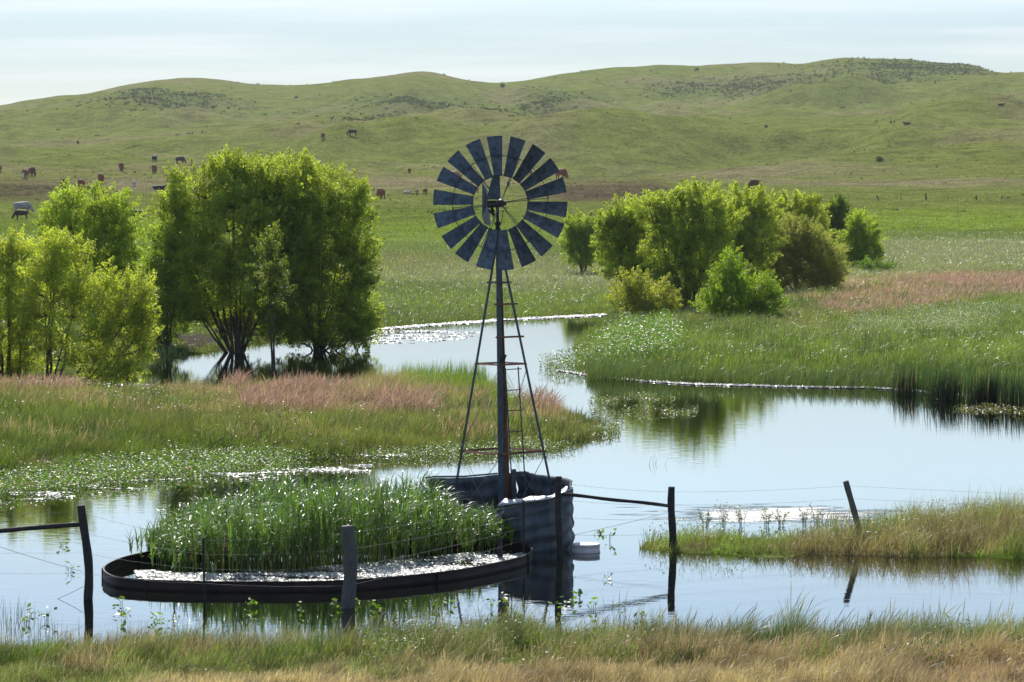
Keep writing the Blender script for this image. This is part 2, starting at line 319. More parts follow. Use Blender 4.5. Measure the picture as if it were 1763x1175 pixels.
def ground_mat(name, nscale, bumpd):
    m, n, l, p = new_mat(name); a = n.new("ShaderNodeAttribute"); a.attribute_name = "col"
    p.inputs['Roughness'].default_value = .95; p.inputs['Specular IOR Level'].default_value = .0
    t = n.new("ShaderNodeTexCoord"); z = n.new("ShaderNodeTexNoise"); z.inputs['Scale'].default_value = nscale; z.inputs['Detail'].default_value = 9; z.inputs['Roughness'].default_value = .72
    z2 = n.new("ShaderNodeTexNoise"); z2.inputs['Scale'].default_value = nscale*7; z2.inputs['Detail'].default_value = 6; z2.inputs['Roughness'].default_value = .7
    l.new(t.outputs['Object'], z.inputs[0]); l.new(t.outputs['Object'], z2.inputs[0])
    mm = n.new("ShaderNodeMath"); mm.operation = 'ADD'; l.new(z.outputs[0], mm.inputs[0]); l.new(z2.outputs[0], mm.inputs[1])
    r = n.new("ShaderNodeMapRange"); r.inputs[1].default_value = .7; r.inputs[2].default_value = 1.3; r.inputs[3].default_value = .32; r.inputs[4].default_value = 1.68
    l.new(mm.outputs[0], r.inputs[0])
    mu = n.new("ShaderNodeVectorMath"); mu.operation = 'SCALE'; l.new(a.outputs['Color'], mu.inputs[0]); l.new(r.outputs[0], mu.inputs['Scale'])
    l.new(mu.outputs[0], p.inputs['Base Color'])
    b = n.new("ShaderNodeBump"); b.inputs['Strength'].default_value = 1; b.inputs['Distance'].default_value = bumpd
    l.new(mm.outputs[0], b.inputs['Height']); l.new(b.outputs[0], p.inputs['Normal']); return m
M['ground'] = ground_mat('grassy ground', 1.2, .05)
M['hill'] = ground_mat('hill grass', .16, .55)

nt = M['blade'].node_tree; oi = nt.nodes.new("ShaderNodeObjectInfo"); vr = nt.nodes.new("ShaderNodeMapRange"); vr.inputs[3].default_value = .6; vr.inputs[4].default_value = 1.5
nt.links.new(oi.outputs['Random'], vr.inputs[0]); vm = nt.nodes.new("ShaderNodeVectorMath"); vm.operation = 'SCALE'; pb = nt.nodes["Principled BSDF"]
src_ = pb.inputs['Base Color'].links[0].from_socket; nt.links.new(src_, vm.inputs[0]); nt.links.new(vr.outputs[0], vm.inputs['Scale']); nt.links.new(vm.outputs[0], pb.inputs['Base Color'])
# water: near-mirror pool, light ripples, one gust patch behind the islet
m, n, l, p = new_mat('pond water'); M['water'] = m
p.inputs['Base Color'].default_value = (.004, .005, .003, 1); p.inputs['Roughness'].default_value = .012; p.inputs['IOR'].default_value = 1.6
p.inputs['Specular IOR Level'].default_value = .6
t = n.new("ShaderNodeTexCoord"); mp1 = n.new("ShaderNodeMapping"); mp1.inputs['Scale'].default_value = (1.0, 1.5, 1)
z1 = n.new("ShaderNodeTexNoise"); z1.inputs['Scale'].default_value = 2.3; z1.inputs['Detail'].default_value = 3; z1.inputs['Roughness'].default_value = .5
z3 = n.new("ShaderNodeTexNoise"); z3.inputs['Scale'].default_value = 16; z3.inputs['Detail'].default_value = 3
l.new(t.outputs['Object'], mp1.inputs[0]); l.new(mp1.outputs[0], z1.inputs[0]); l.new(mp1.outputs[0], z3.inputs[0])
gx, gy, _ = Wp(1330, 886)
sub = n.new("ShaderNodeVectorMath"); sub.operation = 'SUBTRACT'; sub.inputs[1].default_value = (gx, gy, 0); l.new(t.outputs['Object'], sub.inputs[0])
scl = n.new("ShaderNodeVectorMath"); scl.operation = 'MULTIPLY'; scl.inputs[1].default_value = (1/2.1, 1/1.7, 0); l.new(sub.outputs[0], scl.inputs[0])
ln = n.new("ShaderNodeVectorMath"); ln.operation = 'LENGTH'; l.new(scl.outputs[0], ln.inputs[0])
mr = n.new("ShaderNodeMapRange"); mr.inputs[1].default_value = .55; mr.inputs[2].default_value = 1.15; mr.inputs[3].default_value = .022; mr.inputs[4].default_value = .0001; mr.interpolation_type = 'SMOOTHSTEP'
b1 = n.new("ShaderNodeBump"); b1.inputs['Distance'].default_value = .0016; b1.inputs['Strength'].default_value = 1; l.new(z1.outputs[0], b1.inputs['Height'])
b2 = n.new("ShaderNodeBump"); b2.inputs['Strength'].default_value = 1; l.new(mr.outputs[0], b2.inputs['Distance']); l.new(z3.outputs[0], b2.inputs['Height']); l.new(b1.outputs[0], b2.inputs['Normal'])
l.new(b2.outputs[0], p.inputs['Normal'])
gn = n.new("ShaderNodeTexNoise"); gn.inputs['Scale'].default_value = 1.1; gn.inputs['Detail'].default_value = 5; gm = n.new("ShaderNodeMapping"); gm.inputs['Scale'].default_value = (.7, 2.4, 1)
l.new(t.outputs['Object'], gm.inputs[0]); l.new(gm.outputs[0], gn.inputs[0])
ga = n.new("ShaderNodeMath"); ga.operation = 'MULTIPLY_ADD'; ga.inputs[1].default_value = 2.6; ga.inputs[2].default_value = -1.3; l.new(gn.outputs[0], ga.inputs[0])
gb = n.new("ShaderNodeMath"); gb.operation = 'ADD'; l.new(ga.outputs[0], gb.inputs[0]); l.new(ln.outputs['Value'], gb.inputs[1]); l.new(gb.outputs[0], mr.inputs[0])
gr = n.new("ShaderNodeMapRange"); gr.inputs[1].default_value = .45; gr.inputs[2].default_value = 1.05; gr.inputs[3].default_value = .46; gr.inputs[4].default_value = .012; gr.interpolation_type = 'SMOOTHSTEP'
l.new(gb.outputs[0], gr.inputs[0]); l.new(gr.outputs[0], p.inputs['Roughness'])

# ---------------------------------------------------------------- ground, hills, water
rows = np.concatenate([[3, 8, 14, 20, 26, 32, 37], np.geomspace(41, 300, 520), ])
rows2 = np.concatenate([np.geomspace(300, 2300, 330), [2600, 3200, 4200]])
uc = np.concatenate([-np.geomspace(3.0, .42, 14), np.linspace(-.40, .40, 640), np.geomspace(.42, 3.0, 14)])
def sheet(name, rws, mat):
    D, U = np.meshgrid(rws, uc, indexing='ij'); X = (U*D).ravel(); Y = D.ravel()
    Z = terr(X, Y); C = zone_col(X, np.maximum(Y, 5))
    m_ = (Y < 300)
    C[m_] = C[m_]*.55+np.array([.07, .06, .035])*.45
    nr, nc = D.shape; i = np.arange(nr*nc).reshape(nr, nc)
    q = np.stack([i[:-1, :-1], i[:-1, 1:], i[1:, 1:], i[1:, :-1]], -1).reshape(-1, 4)
    return obj_of(name, mesh_np(name, np.stack([X, Y, Z], 1), [q], C), mat)
tag(sheet('ground', rows, M['ground']), kind='structure')
tag(sheet('hills', rows2, M['hill']), kind='structure')
me = mesh_np('water', [(-900, 36, 0), (900, 36, 0), (900, 215, 0), (-900, 215, 0)], [np.array([[0, 1, 2, 3]])], smooth=False)
tag(obj_of('water', me, M['water']), kind='structure')

# ---------------------------------------------------------------- grasses
def blades(name, B, h, w, col, nseg=3, lean=(.25, 0), leanv=.35, curl=1.6, mat='grass', tipcol=None, label=None, head=None, flat=.0):
    """B (N,3) roots; h, w (N); one tapered strip per blade"""
    N = len(B)
    ln_ = np.stack([rng.normal(lean[0], leanv, N), rng.normal(lean[1], leanv, N)], 1)
    mg = np.hypot(ln_[:, 0], ln_[:, 1]); ln_ *= (np.minimum(mg, 1.1)/np.maximum(mg, 1e-6))[:, None]
    az = np.arctan2(ln_[:, 1], ln_[:, 0])+np.pi/2+rng.normal(0, .55, N) if mat == 'reed' else rng.uniform(0, 2*np.pi, N)
    side = np.stack([np.cos(az), np.sin(az), np.zeros(N)], 1)
    V = []; Cc = []; ts = np.linspace(0, 1, nseg+1)
    for k, t_ in enumerate(ts):
        bend = t_**curl
        zz = h*t_*(1-np.clip(np.hypot(ln_[:, 0], ln_[:, 1])*.45*bend, 0, .75))
        c = B+np.stack([ln_[:, 0]*h*bend, ln_[:, 1]*h*bend, zz], 1)
        if head is None: ww = w*(1-t_)**.7*.5 if k < nseg else w*0
        else: ww = w*.5*head[k]
        cc = col if tipcol is None else col*(1-t_**2)+tipcol*t_**2
        if k < nseg or head is not None:
            V += [c-side*ww[:, None], c+side*ww[:, None]]; Cc += [cc, cc]
        else: V.append(c); Cc.append(cc)
    V = np.stack(V, 1); nv = V.shape[1]; Cc = np.stack(Cc, 1); base = (np.arange(N)*nv)[:, None]
    q = [base+np.array([2*k, 2*k+1, 2*k+3, 2*k+2]) for k in range(nseg-(0 if head is not None else 1))]
    tr = [] if head is not None else [base+np.array([2*(nseg-1), 2*(nseg-1)+1, 2*nseg])]
    return mesh_np(name, V.reshape(-1, 3), ([np.concatenate(q)] if q else [])+([np.concatenate(tr)] if tr else []), Cc.reshape(-1, 3))
def join_np(name, mats, meshes): pass
def scatter(poly_px, n, power=2.0, margin=0, clump=0.0, world=False):
    """n points in a shoreline polygon, thinning with distance"""
    P = poly_px if isinstance(poly_px, np.ndarray) else shore(poly_px); x0, y0 = P.min(0); x1, y1 = P.max(0); out = []; got = 0
    while got < n:
        k = int(n*2.5)+1000; X = rng.uniform(x0, x1, k); Y = rng.uniform(y0, y1, k)
        keep = (rng.random(k) < (y0/Y)**power) & (np.abs(X/Y) < .215)
        X, Y = X[keep], Y[keep]; ok = in_poly(X, Y, P); X, Y = X[ok], Y[ok]
        out.append(np.stack([X, Y], 1)); got += len(X)
    Q = np.concatenate(out)[:n]
    if clump: Q = Q+rng.normal(0, clump, Q.shape)
    return Q
def field(name, poly, n, hfun, w, label, nseg=3, power=2.0, mat='grass', jitter=.25, minsd=.02, gl=1.0, colmul=None, tip=None, lean=(.25, 0), curl=1.6, leanv=.35, world=False, maxsd=None, keepf=None, head=None):
    Q = scatter(poly, n, power, world=world)
    # pull to tufts
    g = .22; cxy = np.round(Q/g+fbm(Q[:, 0]*3, Q[:, 1]*3, 2)[:, None]*2)*g; Q = Q*.62+cxy*.38+rng.normal(0, .03, Q.shape)
    sd = land_sd(Q[:, 0], Q[:, 1]) if Q[:, 1].min() < 200 else np.full(len(Q), 50.)
    k = sd > minsd
    if maxsd is not None: k &= sd < maxsd
    if keepf is not None: k &= keepf(Q[:, 0], Q[:, 1])
    Q = Q[k]; sd = sd[k]; z = terr(Q[:, 0], Q[:, 1], sd)-.02
    z = np.maximum(z, -.15)
    c = zone_col(Q[:, 0], Q[:, 1]); N = len(Q)
    tuft = np.clip(vnoise(Q[:, 0]*2.6, Q[:, 1]*1.3)*.65+vnoise(Q[:, 0]*.9+33, Q[:, 1]*.5)*.5-.08, 0, 1)
    c = c*(1+jitter*2.2*(_T[(np.round(Q[:, 0]/.35+fbm(Q[:, 0]*2, Q[:, 1]*2, 2)*2).astype(int)) & 255, (np.round(Q[:, 1]/.6).astype(int)) & 255]-.5))[:, None]*rng.uniform(1-jitter, 1+jitter, (N, 1))*rng.uniform(.92, 1.08, (N, 3))*gl
    dead = rng.random(N) < .10; c[dead] = np.array([.34, .27, .15])*rng.uniform(.7, 1.2, (dead.sum(), 1))
    if colmul is not None: c = c*np.array(colmul)
    hh = hfun(Q[:, 0], Q[:, 1], N)*(.4+1.1*tuft); ww = w*rng.uniform(.6, 1.3, N)
    tc_ = None if tip is None else c*(1-tip[3])+np.array(tip[:3])*tip[3]
    me = blades(name, np.column_stack([Q, z]), hh, ww, np.clip(c, 0, 1), nseg, mat=mat, tipcol=tc_, lean=lean, curl=curl, leanv=leanv, head=head)
    return tag(obj_of(name, me, M[mat]), label, 'grass', kind='stuff')
def box_w(x0, x1, y0, y1): return np.array([(x0, y0), (x1, y0), (x1, y1), (x0, y1)], float)

def fore_h(X, Y, N):
    x = CX+X/Y*F
    b = np.interp(x, [0, 300, 500, 700, 900, 1000, 1150, 1300, 1500, 1763], [.40, .40, .42, .58, .56, .64, .55, .55, .62, .64])
    return b*rng.uniform(.45, 1.12, N)*np.clip(.9+1.6*fbm(X*1.1, Y*1.6, 4), .35, 1.6)*np.interp(Y, [44, 46.6], [.6, 1])*.9
field('foreground_grass', box_w(-12, 12, 38.5, 48.2), 300000, fore_h, .0065, 'tangled green and dry tan grass along the near bank at the bottom of the photo', 3, 1, jitter=.48, tip=(.36, .33, .19, .2))
def fore_h2(X, Y, N): return fore_h(X, Y, N)*1.18
field('foreground_seed_grass', box_w(-12, 12, 39, 48.0), 24000, fore_h2, .013, 'tall feathery seed heads swaying above the near bank grass', 5, 1, jitter=.35, tip=(.34, .27, .2, .8), head=[.12, .12, .12, .5, .9, .05], mat='grass', lean=(.3, 0), leanv=.2)
field('islet_grass', ISLET, 32000, lambda X, Y, N: np.interp(X, [2, 5.5, 6.5, 9], [.38, .36, .50, .56])*rng.uniform(.4, 1.2, N)*np.clip(1+1.3*fbm(X*1.5, Y*1.5, 3), .5, 1.6), .010, 'bright green grass mixed with tan on the low islet behind the front fence', 3, 1, lean=(.15, 0), tip=(.42, .33, .22, .25), jitter=.4)
field('peninsula_grass', PENIN, 210000, lambda X, Y, N: (.34+.35*fbm(X*.25, Y*.25, 3)+np.where((X > -4.5) & (X < -.3) & (Y > 92), .35, 0))*rng.uniform(.55, 1.2, N), .014, 'mixed green and pink tinged grass covering the peninsula left of the windmill', 2, 1.6, jitter=.32)
field('right_bank_grass', [(1000, 700), (2600, 760), (2600, 470), (1500, 470), (1250, 500), (1040, 520), (960, 560)], 230000, lambda X, Y, N: (.42+.4*fbm(X*.2, Y*.2, 3))*rng.uniform(.55, 1.2, N), .019, 'lush green grass on the bank right of the channel', 2, 1.6, jitter=.32)
field('marsh_grass', box_w(-75, 75, 118, 330), 380000, lambda X, Y, N: (.40+.4*fbm(X*.1, Y*.1, 3))*rng.uniform(.5, 1.2, N), .028, 'flat marsh grass stretching from the channel to the foot of the hills', 2, 1.7, mat='reed', tip=(.40, .40, .28, .35), leanv=.5, jitter=.32)
def tufts(name, Q, size, label, mat='tuft', colmul=1.0, nb=5, flatn=.8, jit=.25):
    N = len(Q); Q = np.repeat(Q, nb, 0); size = np.repeat(size, nb); k = len(Q)
    off = rng.normal(0, .35, (k, 2))*size[:, None]; z = terr(Q[:, 0], Q[:, 1], np.full(k, 60.))
    c = np.repeat(zone_col(Q[::nb, 0], Q[::nb, 1])*rng.uniform(1-jit, 1+jit, (N, 1)), nb, 0)*colmul*rng.uniform(.8, 1.2, (k, 1))
    me = blades(name, np.column_stack([Q+off, z-.03]), size*rng.uniform(.5, 1.1, k), size*.55, np.clip(c, 0, 1), 1, leanv=.4)
    return tag(obj_of(name, me, M[mat]), label, 'grass', kind='stuff')
Q = scatter(box_w(-140, 140, 310, 900), 60000, 2.2, world=True)
tufts('pasture_grass', Q, rng.uniform(.14, .34, len(Q)), 'short grazed grass tufts over the pasture where the cattle stand', nb=3)
Q = scatter(box_w(-420, 420, 850, 1850), 150000, .5, world=True)
k = rng.random(len(Q)) < scrub_mask(Q[:, 0], Q[:, 1])**1.5*.85+.004; Q = Q[k]
o = tufts('hill_scrub', Q, rng.uniform(.5, 1.25, len(Q)), 'low dark green scrub dotted over the far hillsides', nb=7, colmul=.5); o["category"] = 'scrub'
Q = scatter(box_w(-120, 120, 420, 900), 5000, 1.2, world=True); k = (fbm(Q[:, 0]/14, Q[:, 1]/20, 3) > .05) & (rng.random(len(Q)) < .45); Q = Q[k]
o = tufts('pasture_scrub', Q, rng.uniform(.25, .6, len(Q)), 'small darker scrub clumps scattered over the pasture slope', nb=6, colmul=.6); o["category"] = 'scrub'

def clumps(name, spots, label, colr, h, w=.009, n=140, spr=.16):
    Q = np.concatenate([np.array(q_)[None]+rng.normal(0, spr, (n, 2))*np.array([1.3, .8]) for q_ in spots]); N = len(Q)
    c = np.repeat(np.array([colr[i % len(colr)] for i in range(len(spots))]), n, 0)*rng.uniform(.6, 1.35, (N, 1)); z = terr(Q[:, 0], Q[:, 1])-.03
    me = blades(name, np.column_stack([Q, z]), h*rng.uniform(.4, 1.1, N), w*rng.uniform(.6, 1.3, N), np.clip(c, 0, 1), 3, lean=(.2, 0), leanv=.3, mat='grass')
    return tag(obj_of(name, me, M['grass']), label, 'grass', kind='stuff')
sp_ = [(rng.uniform(-8, 8), rng.uniform(44.6, 47.3)) for _ in range(120)]
clumps('foreground_tussocks', sp_, 'darker and paler tussocks breaking up the near bank grass', [(.06, .095, .025), (.16, .24, .035), (.40, .31, .20), (.09, .13, .04), (.36, .24, .17)], .5)
sp_ = [tuple(q_) for q_ in scatter(PENIN, 260, 1)]
clumps('peninsula_tussocks', sp_, 'darker and brighter tussocks standing out of the peninsula grass', [(.05, .085, .02), (.19, .27, .035), (.08, .13, .03), (.45, .30, .2)], .6, .016, 90, .3)
sp_ = [tuple(q_) for q_ in scatter([(1000, 650), (1763, 680), (1763, 490), (1500, 500), (1250, 540), (1040, 570)], 320, 1)]
clumps('bank_tussocks', sp_, 'darker and brighter tussocks standing out of the right bank grass', [(.05, .085, .02), (.20, .28, .035), (.08, .13, .03), (.13, .19, .04)], .7, .02, 80, .4)
M['dry'] = mat_leaf('dry grass heads', .6, .4, (1.15, 1.0, .95))
def pinkgrass(name, polys, label, h, w):
    Q = np.concatenate([scatter(p_, n_, .5) for p_, n_ in polys]); k = (land_sd(Q[:, 0], Q[:, 1]) > .1) & (fbm(Q[:, 0]*.7, Q[:, 1]*.4, 4)+rng.normal(0, .09, len(Q)) > .03); Q = Q[k]; N = len(Q)
    c = np.array([.42, .295, .20])*rng.uniform(.6, 1.35, (N, 1))*rng.uniform(.9, 1.1, (N, 3)); z = terr(Q[:, 0], Q[:, 1])
    me = blades(name, np.column_stack([Q, z]), h*rng.uniform(.6, 1.15, N)*np.clip(1+1.1*fbm(Q[:, 0]*.8, Q[:, 1]*.4, 3), .5, 1.5), w*rng.uniform(.6, 1.3, N), np.clip(c, 0, 1), 4, lean=(.3, 0), leanv=.3, mat='grass', head=[.2, .2, .6, 1, .1])
    return tag(obj_of(name, me, M['dry']), label, 'grass', kind='stuff')
pinkgrass('peninsula_pink_grass', [([(-60, 672), (125, 674), (150, 698), (-60, 700)], 3600), ([(385, 678), (640, 676), (690, 700), (560, 712), (380, 702)], 10000), ([(400, 705), (830, 712), (850, 745), (420, 742)], 8000), ([(890, 708), (950, 712), (960, 730), (895, 730)], 700)], 'pinkish feathery grass patches on the peninsula', .62, .02)
pinkgrass('bank_pink_grass', [([(1400, 548), (1480, 520), (1560, 500), (1660, 492), (2000, 486), (2000, 520), (1700, 530), (1600, 545), (1480, 560)], 20000)], 'pinkish feathery grass sweep on the upper right bank', .6, .03)
# reeds: round bunches of arching leaves
def reeds(name, Q, h, w, label, cat='reeds', col=(.10, .19, .03), nseg=6, lean=.62, curl=3.0, z=-.05, mat='reed', tip=None):
    N = len(Q); c = np.array(col)*rng.uniform(.6, 1.35, (N, 1))*rng.uniform(.9, 1.1, (N, 3))
    d = rng.random(N) < .05; c[d] = (.3, .24, .12)
    me = blades(name, np.column_stack([Q, np.full(N, z)]), h, w*rng.uniform(.6, 1.2, N), np.clip(c, 0, 1), nseg, lean=(lean*.7, -.05), leanv=lean*.75, curl=curl, mat=mat)
    return tag(obj_of(name, me, M[mat]), label, cat, kind='stuff')
RP = [(248, 962), (280, 980), (330, 990), (450, 990), (600, 982), (740, 968), (850, 952), (868, 942), (840, 934), (700, 928), (500, 926), (380, 932), (290, 945)]
Q = scatter(RP, 1750, 0); x = CX+Q[:, 0]/Q[:, 1]*F
ex = np.array([Wp(x_, y_)[:2] for x_, y_ in ((236, 958), (225, 960), (243, 972), (252, 950), (262, 985), (300, 996), (860, 952), (872, 944), (880, 950))]); Q = np.concatenate([Q, ex]); x = CX+Q[:, 0]/Q[:, 1]*F
hh_ = np.interp(x, [245, 300, 380, 480, 560, 700, 800, 860], [.38, .55, .80, .94, 1.05, .88, .64, .42])*rng.uniform(.62, 1.12, len(Q))*np.clip(1+.9*fbm(Q[:, 0]*1.4, Q[:, 1]*1.4, 3), .7, 1.25)
reeds('tank_reeds', Q, hh_, .013, 'dense green reed stalks growing inside the round stock tank', lean=.08, curl=1.6, nseg=3, col=(.12, .17, .04))
k_ = 10; Q3 = np.repeat(Q, k_, 0); h3 = np.repeat(hh_, k_); t3 = np.tile(np.linspace(.28, .95, k_), len(Q)); N3 = len(Q3)
B3 = np.column_stack([Q3+rng.normal(0, .012, (N3, 2)), h3*t3]); c3 = np.array([.125, .215, .035])*np.repeat(rng.uniform(.65, 1.35, len(Q)), k_)[:, None]*rng.uniform(.75, 1.25, (N3, 1)); dd_ = (rng.random(N3) < .08) & (t3 < .4); c3[dd_] = (.26, .17, .08)
me = blades('tank_reed_leaves', B3, rng.uniform(.26, .52, N3)*(.7+.3*t3), .026*rng.uniform(.6, 1.2, N3), np.clip(c3, 0, 1), 6, lean=(.22, -.05), leanv=.62, curl=2.3, mat='reed')
tag(obj_of('tank_reed_leaves', me, M['reed']), 'long arching reed leaves with glinting tips over the round tank', 'reeds', kind='stuff')
# taller rushes at the water's edge on the right and behind the peninsula
Q = scatter([(1560, 660), (1640, 668), (1763, 676), (2100, 690), (2100, 715), (1800, 705), (1763, 700), (1690, 690), (1600, 678), (1540, 670)], 9000, 0)
reeds('dark_rushes', Q, rng.uniform(.4, .95, len(Q)), .02, 'dark tall rushes standing in the shallows at the right edge', col=(.075, .13, .035), lean=.1, curl=1.4, nseg=3, mat='grass')
Q = np.concatenate([rng.normal(0, .24, (260, 2))*np.array([1, .6])+np.array(Wp(x_, y_)[:2]) for x_, y_ in ((1622, 688), (1640, 690), (1690, 694), (1708, 694), (1752, 700), (1780, 704), (1560, 680))])
reeds('dark_rush_clumps', Q, rng.uniform(.5, 1.15, len(Q)), .02, 'nearly black green rush clumps at the right edge of the shore', col=(.022, .04, .018), lean=.08, curl=1.4, nseg=3, mat='grass')
Q = scatter([(690, 660), (830, 656), (840, 676), (690, 680)], 1800, 0)
reeds('channel_rushes', Q, rng.uniform(.4, .95, len(Q)), .02, 'upright green rushes at the tip of the peninsula before the channel', col=(.14, .24, .03), lean=.12, curl=1.4, nseg=3)
Q = scatter([(1010, 655), (1400, 668), (1560, 672), (1560, 656), (1300, 654), (1010, 640)], 9000, 0)
reeds('bank_rushes', Q, rng.uniform(.3, .8, len(Q)), .02, 'drooping rushes lining the shore of the right bank', col=(.11, .16, .04), lean=.32, curl=1.8, nseg=3)

# leafy pond weed: many small tilted leaves
def leaves_np(name, C, size, col, tilt, mat, label, cat, asp=.45, kind='stuff', up=None, parent=None):
    N = len(C); az = rng.uniform(0, 2*np.pi, N); el = rng.normal(0, tilt, N)
    a = np.stack([np.cos(az)*np.cos(el), np.sin(az)*np.cos(el), np.sin(el)], 1)
    if up is not None: a = a+up; a /= np.linalg.norm(a, axis=1)[:, None]
    r = rng.normal(size=(N, 3))*tilt+np.array([0, 0, 1.0]); b = np.cross(a, r); b /= np.linalg.norm(b, axis=1)[:, None]+1e-9
    L = size[:, None]; V = np.stack([C-a*L*.5, C+b*L*asp*.5-a*L*.05, C+a*L*.5, C-b*L*asp*.5-a*L*.05], 1)
    me = mesh_np(name, V.reshape(-1, 3), [np.arange(N*4).reshape(N, 4)], np.repeat(col, 4, 0), smooth=False)
    o = obj_of(name, me, M[mat], parent)
    if label: tag(o, label, cat, kind=kind)
    return o
def weed(name, poly, n, zr, size, col, label, tilt=.5, gaps=0.0, power=0, stems=0):
    Q = scatter(poly, n, power)
    if gaps is not None:
        k = fbm(Q[:, 0]*1.1, Q[:, 1]*.55, 3)+rng.normal(0, .05, len(Q)) > gaps; Q = Q[k]
    N = len(Q); C = np.column_stack([Q, rng.uniform(0, 1, N)**1.3*zr+.01])
    c = np.array(col)*rng.uniform(.6, 1.4, (N, 1))*rng.uniform(.9, 1.1, (N, 3)); r = rng.random(N) < .03; c[r] = (.30, .10, .04)
    return leaves_np(name, C, rng.uniform(.6, 1.3, N)*size, np.clip(c, 0, 1), tilt, 'weed', label, 'pond weed')
weed('shallow_weed', [(-900, 812), (0, 800), (200, 788), (350, 780), (480, 782), (540, 790), (520, 808), (430, 822), (300, 832), (150, 842), (0, 860), (-900, 900)], 80000, .24, .062, (.13, .22, .03), 'mat of small leafy green pond weed in the shallows below the peninsula', gaps=-.17)
weed('peninsula_fringe_weed', [(540, 775), (700, 770), (900, 762), (1010, 750), (1060, 735), (1070, 748), (980, 775), (800, 790), (640, 795), (540, 800)], 20000, .2, .055, (.14, .20, .05), 'sparse leafy weed fringing the tip of the peninsula', gaps=-.05)
weed('channel_weed', [(1010, 690), (1100, 680), (1210, 690), (1200, 712), (1130, 735), (1060, 742), (1020, 720)], 9000, .1, .055, (.15, .19, .06), 'scattered floating weed in the open water right of the peninsula', gaps=.02)
weed('point_weed', [(925, 632), (985, 618), (1060, 600), (1150, 600), (1180, 640), (1020, 642), (960, 644)], 14000, .45, .075, (.13, .21, .035), 'leafy bright green weed on the point of the right bank', gaps=-.3)
weed('right_floating_weed', [(1590, 690), (1763, 684), (1900, 690), (1900, 740), (1763, 722), (1640, 706)], 5200, .08, .08, (.14, .14, .06), 'brown green floating weed beside the dark rushes', gaps=.0)
weed('broadleaf_weed', [(1020, 625), (1060, 585), (1150, 572), (1180, 600), (1160, 635), (1060, 640)], 20000, 1.0, .085, (.14, .25, .03), 'bushy bright green broad leaved weed at the near left of the bank', gaps=-.25)

def land_weed(name, poly, n, col, size, hgt, gaps, label):
    Q = scatter(poly, n, 1.2); k = (fbm(Q[:, 0]*.7, Q[:, 1]*.35, 4)+rng.normal(0, .04, len(Q)) > gaps) & (land_sd(Q[:, 0], Q[:, 1]) > .1); Q = Q[k]; N = len(Q)
    z = terr(Q[:, 0], Q[:, 1]); C = np.column_stack([Q, z+hgt*rng.uniform(.3, 1, N)]); c = np.array(col)*rng.uniform(.55, 1.4, (N, 1))
    leaves_np(name, C, rng.uniform(.6, 1.3, N)*size, np.clip(c, 0, 1), .6, 'weed', label, 'weeds')
land_weed('meadow_weed', PENIN, 34000, (.13, .20, .035), .055, .4, .05, 'leafy weed clumps scattered through the peninsula grass')
land_weed('bank_weed', [(1000, 700), (1763, 700), (1763, 480), (1500, 490), (1250, 520), (1040, 540), (960, 580)], 40000, (.13, .21, .035), .07, .5, .06, 'leafy weed clumps scattered through the right bank grass')
land_weed('foreground_weed', box_w(-9, 9, 44.2, 47.6), 30000, (.13, .19, .06), .045, .42, .10, 'leafy weeds mixed into the near bank grass')
land_weed('islet_weed', ISLET, 9000, (.12, .19, .04), .045, .4, .05, 'leafy weeds and fallen leaves among the islet grass')
land_weed('glint_weed', [(1450, 596), (1700, 600), (1763, 575), (1900, 560), (1900, 535), (1763, 545), (1600, 556), (1480, 570)], 26000, (.26, .31, .20), .06, .6, -.06, 'weed band with painted silvery glint across the right bank')  # paler leaf colour stands in for the glint on the leaves
# scum: thin drifting flakes, their white partly painted-in glitter
def scum(name, poly, n, label, gaps=None, size=.05, world=False):
    Q = scatter(poly, n, 0, world=world)
    if gaps is not None:
        k = fbm(Q[:, 0]*.8, Q[:, 1]*2.2, 4)+rng.normal(0, .05, len(Q)) > gaps; Q = Q[k]
    N = len(Q); az = rng.normal(0, .5, N); s = rng.uniform(.5, 1.5, N)*size; tl = rng.normal(0, .16, (N, 2))
    a = np.stack([np.cos(az), np.sin(az), tl[:, 0]], 1)*s[:, None]*1.2; b = np.stack([-np.sin(az), np.cos(az), tl[:, 1]], 1)*s[:, None]*.6
    C = np.column_stack([Q, rng.uniform(.012, .03, N)])
    V = np.stack([C-a, C-b*.9+a*.1, C+a*.8, C+b], 1)
    me = mesh_np(name, V.reshape(-1, 3), [np.arange(N*4).reshape(N, 4)], smooth=False)
    return tag(obj_of(name, me, M['scum']), label, 'scum', kind='stuff')
def strip(pts, t0, t1=None):
    t1 = t1 or t0; return [(x, y-t0) for x, y in pts]+[(x, y+t1) for x, y in pts[::-1]]
scum('tank_scum', [(232, 985), (262, 984), (300, 988), (400, 990), (600, 974), (740, 962), (850, 948), (905, 942), (912, 955), (880, 973), (800, 990), (700, 1002), (590, 1011), (400, 1014), (300, 1012), (240, 1002)], 70000, 'film of scum with painted white glint on the water between the reeds and the tank rim', -.10, .02)
scum('far_shore_scum', strip([(640, 566), (700, 562), (760, 557), (820, 554), (870, 549), (960, 545), (1060, 540)], .6, 3.2), 16000, 'white line of scum and painted glitter along the far shore of the channel', None, .05)
scum('channel_scum', [(640, 570), (760, 570), (830, 574), (800, 584), (700, 592), (640, 592)], 14000, 'thin streaks of scum and painted white glitter drifting on the upper channel', .08, .05)
scum('right_shore_scum', strip([(960, 637), (1010, 645), (1100, 655), (1200, 661), (1400, 666), (1500, 667), (1620, 676), (1763, 690)], .2, 2.6), 20000, 'white line of scum and painted glitter along the foot of the right bank', None, .035)
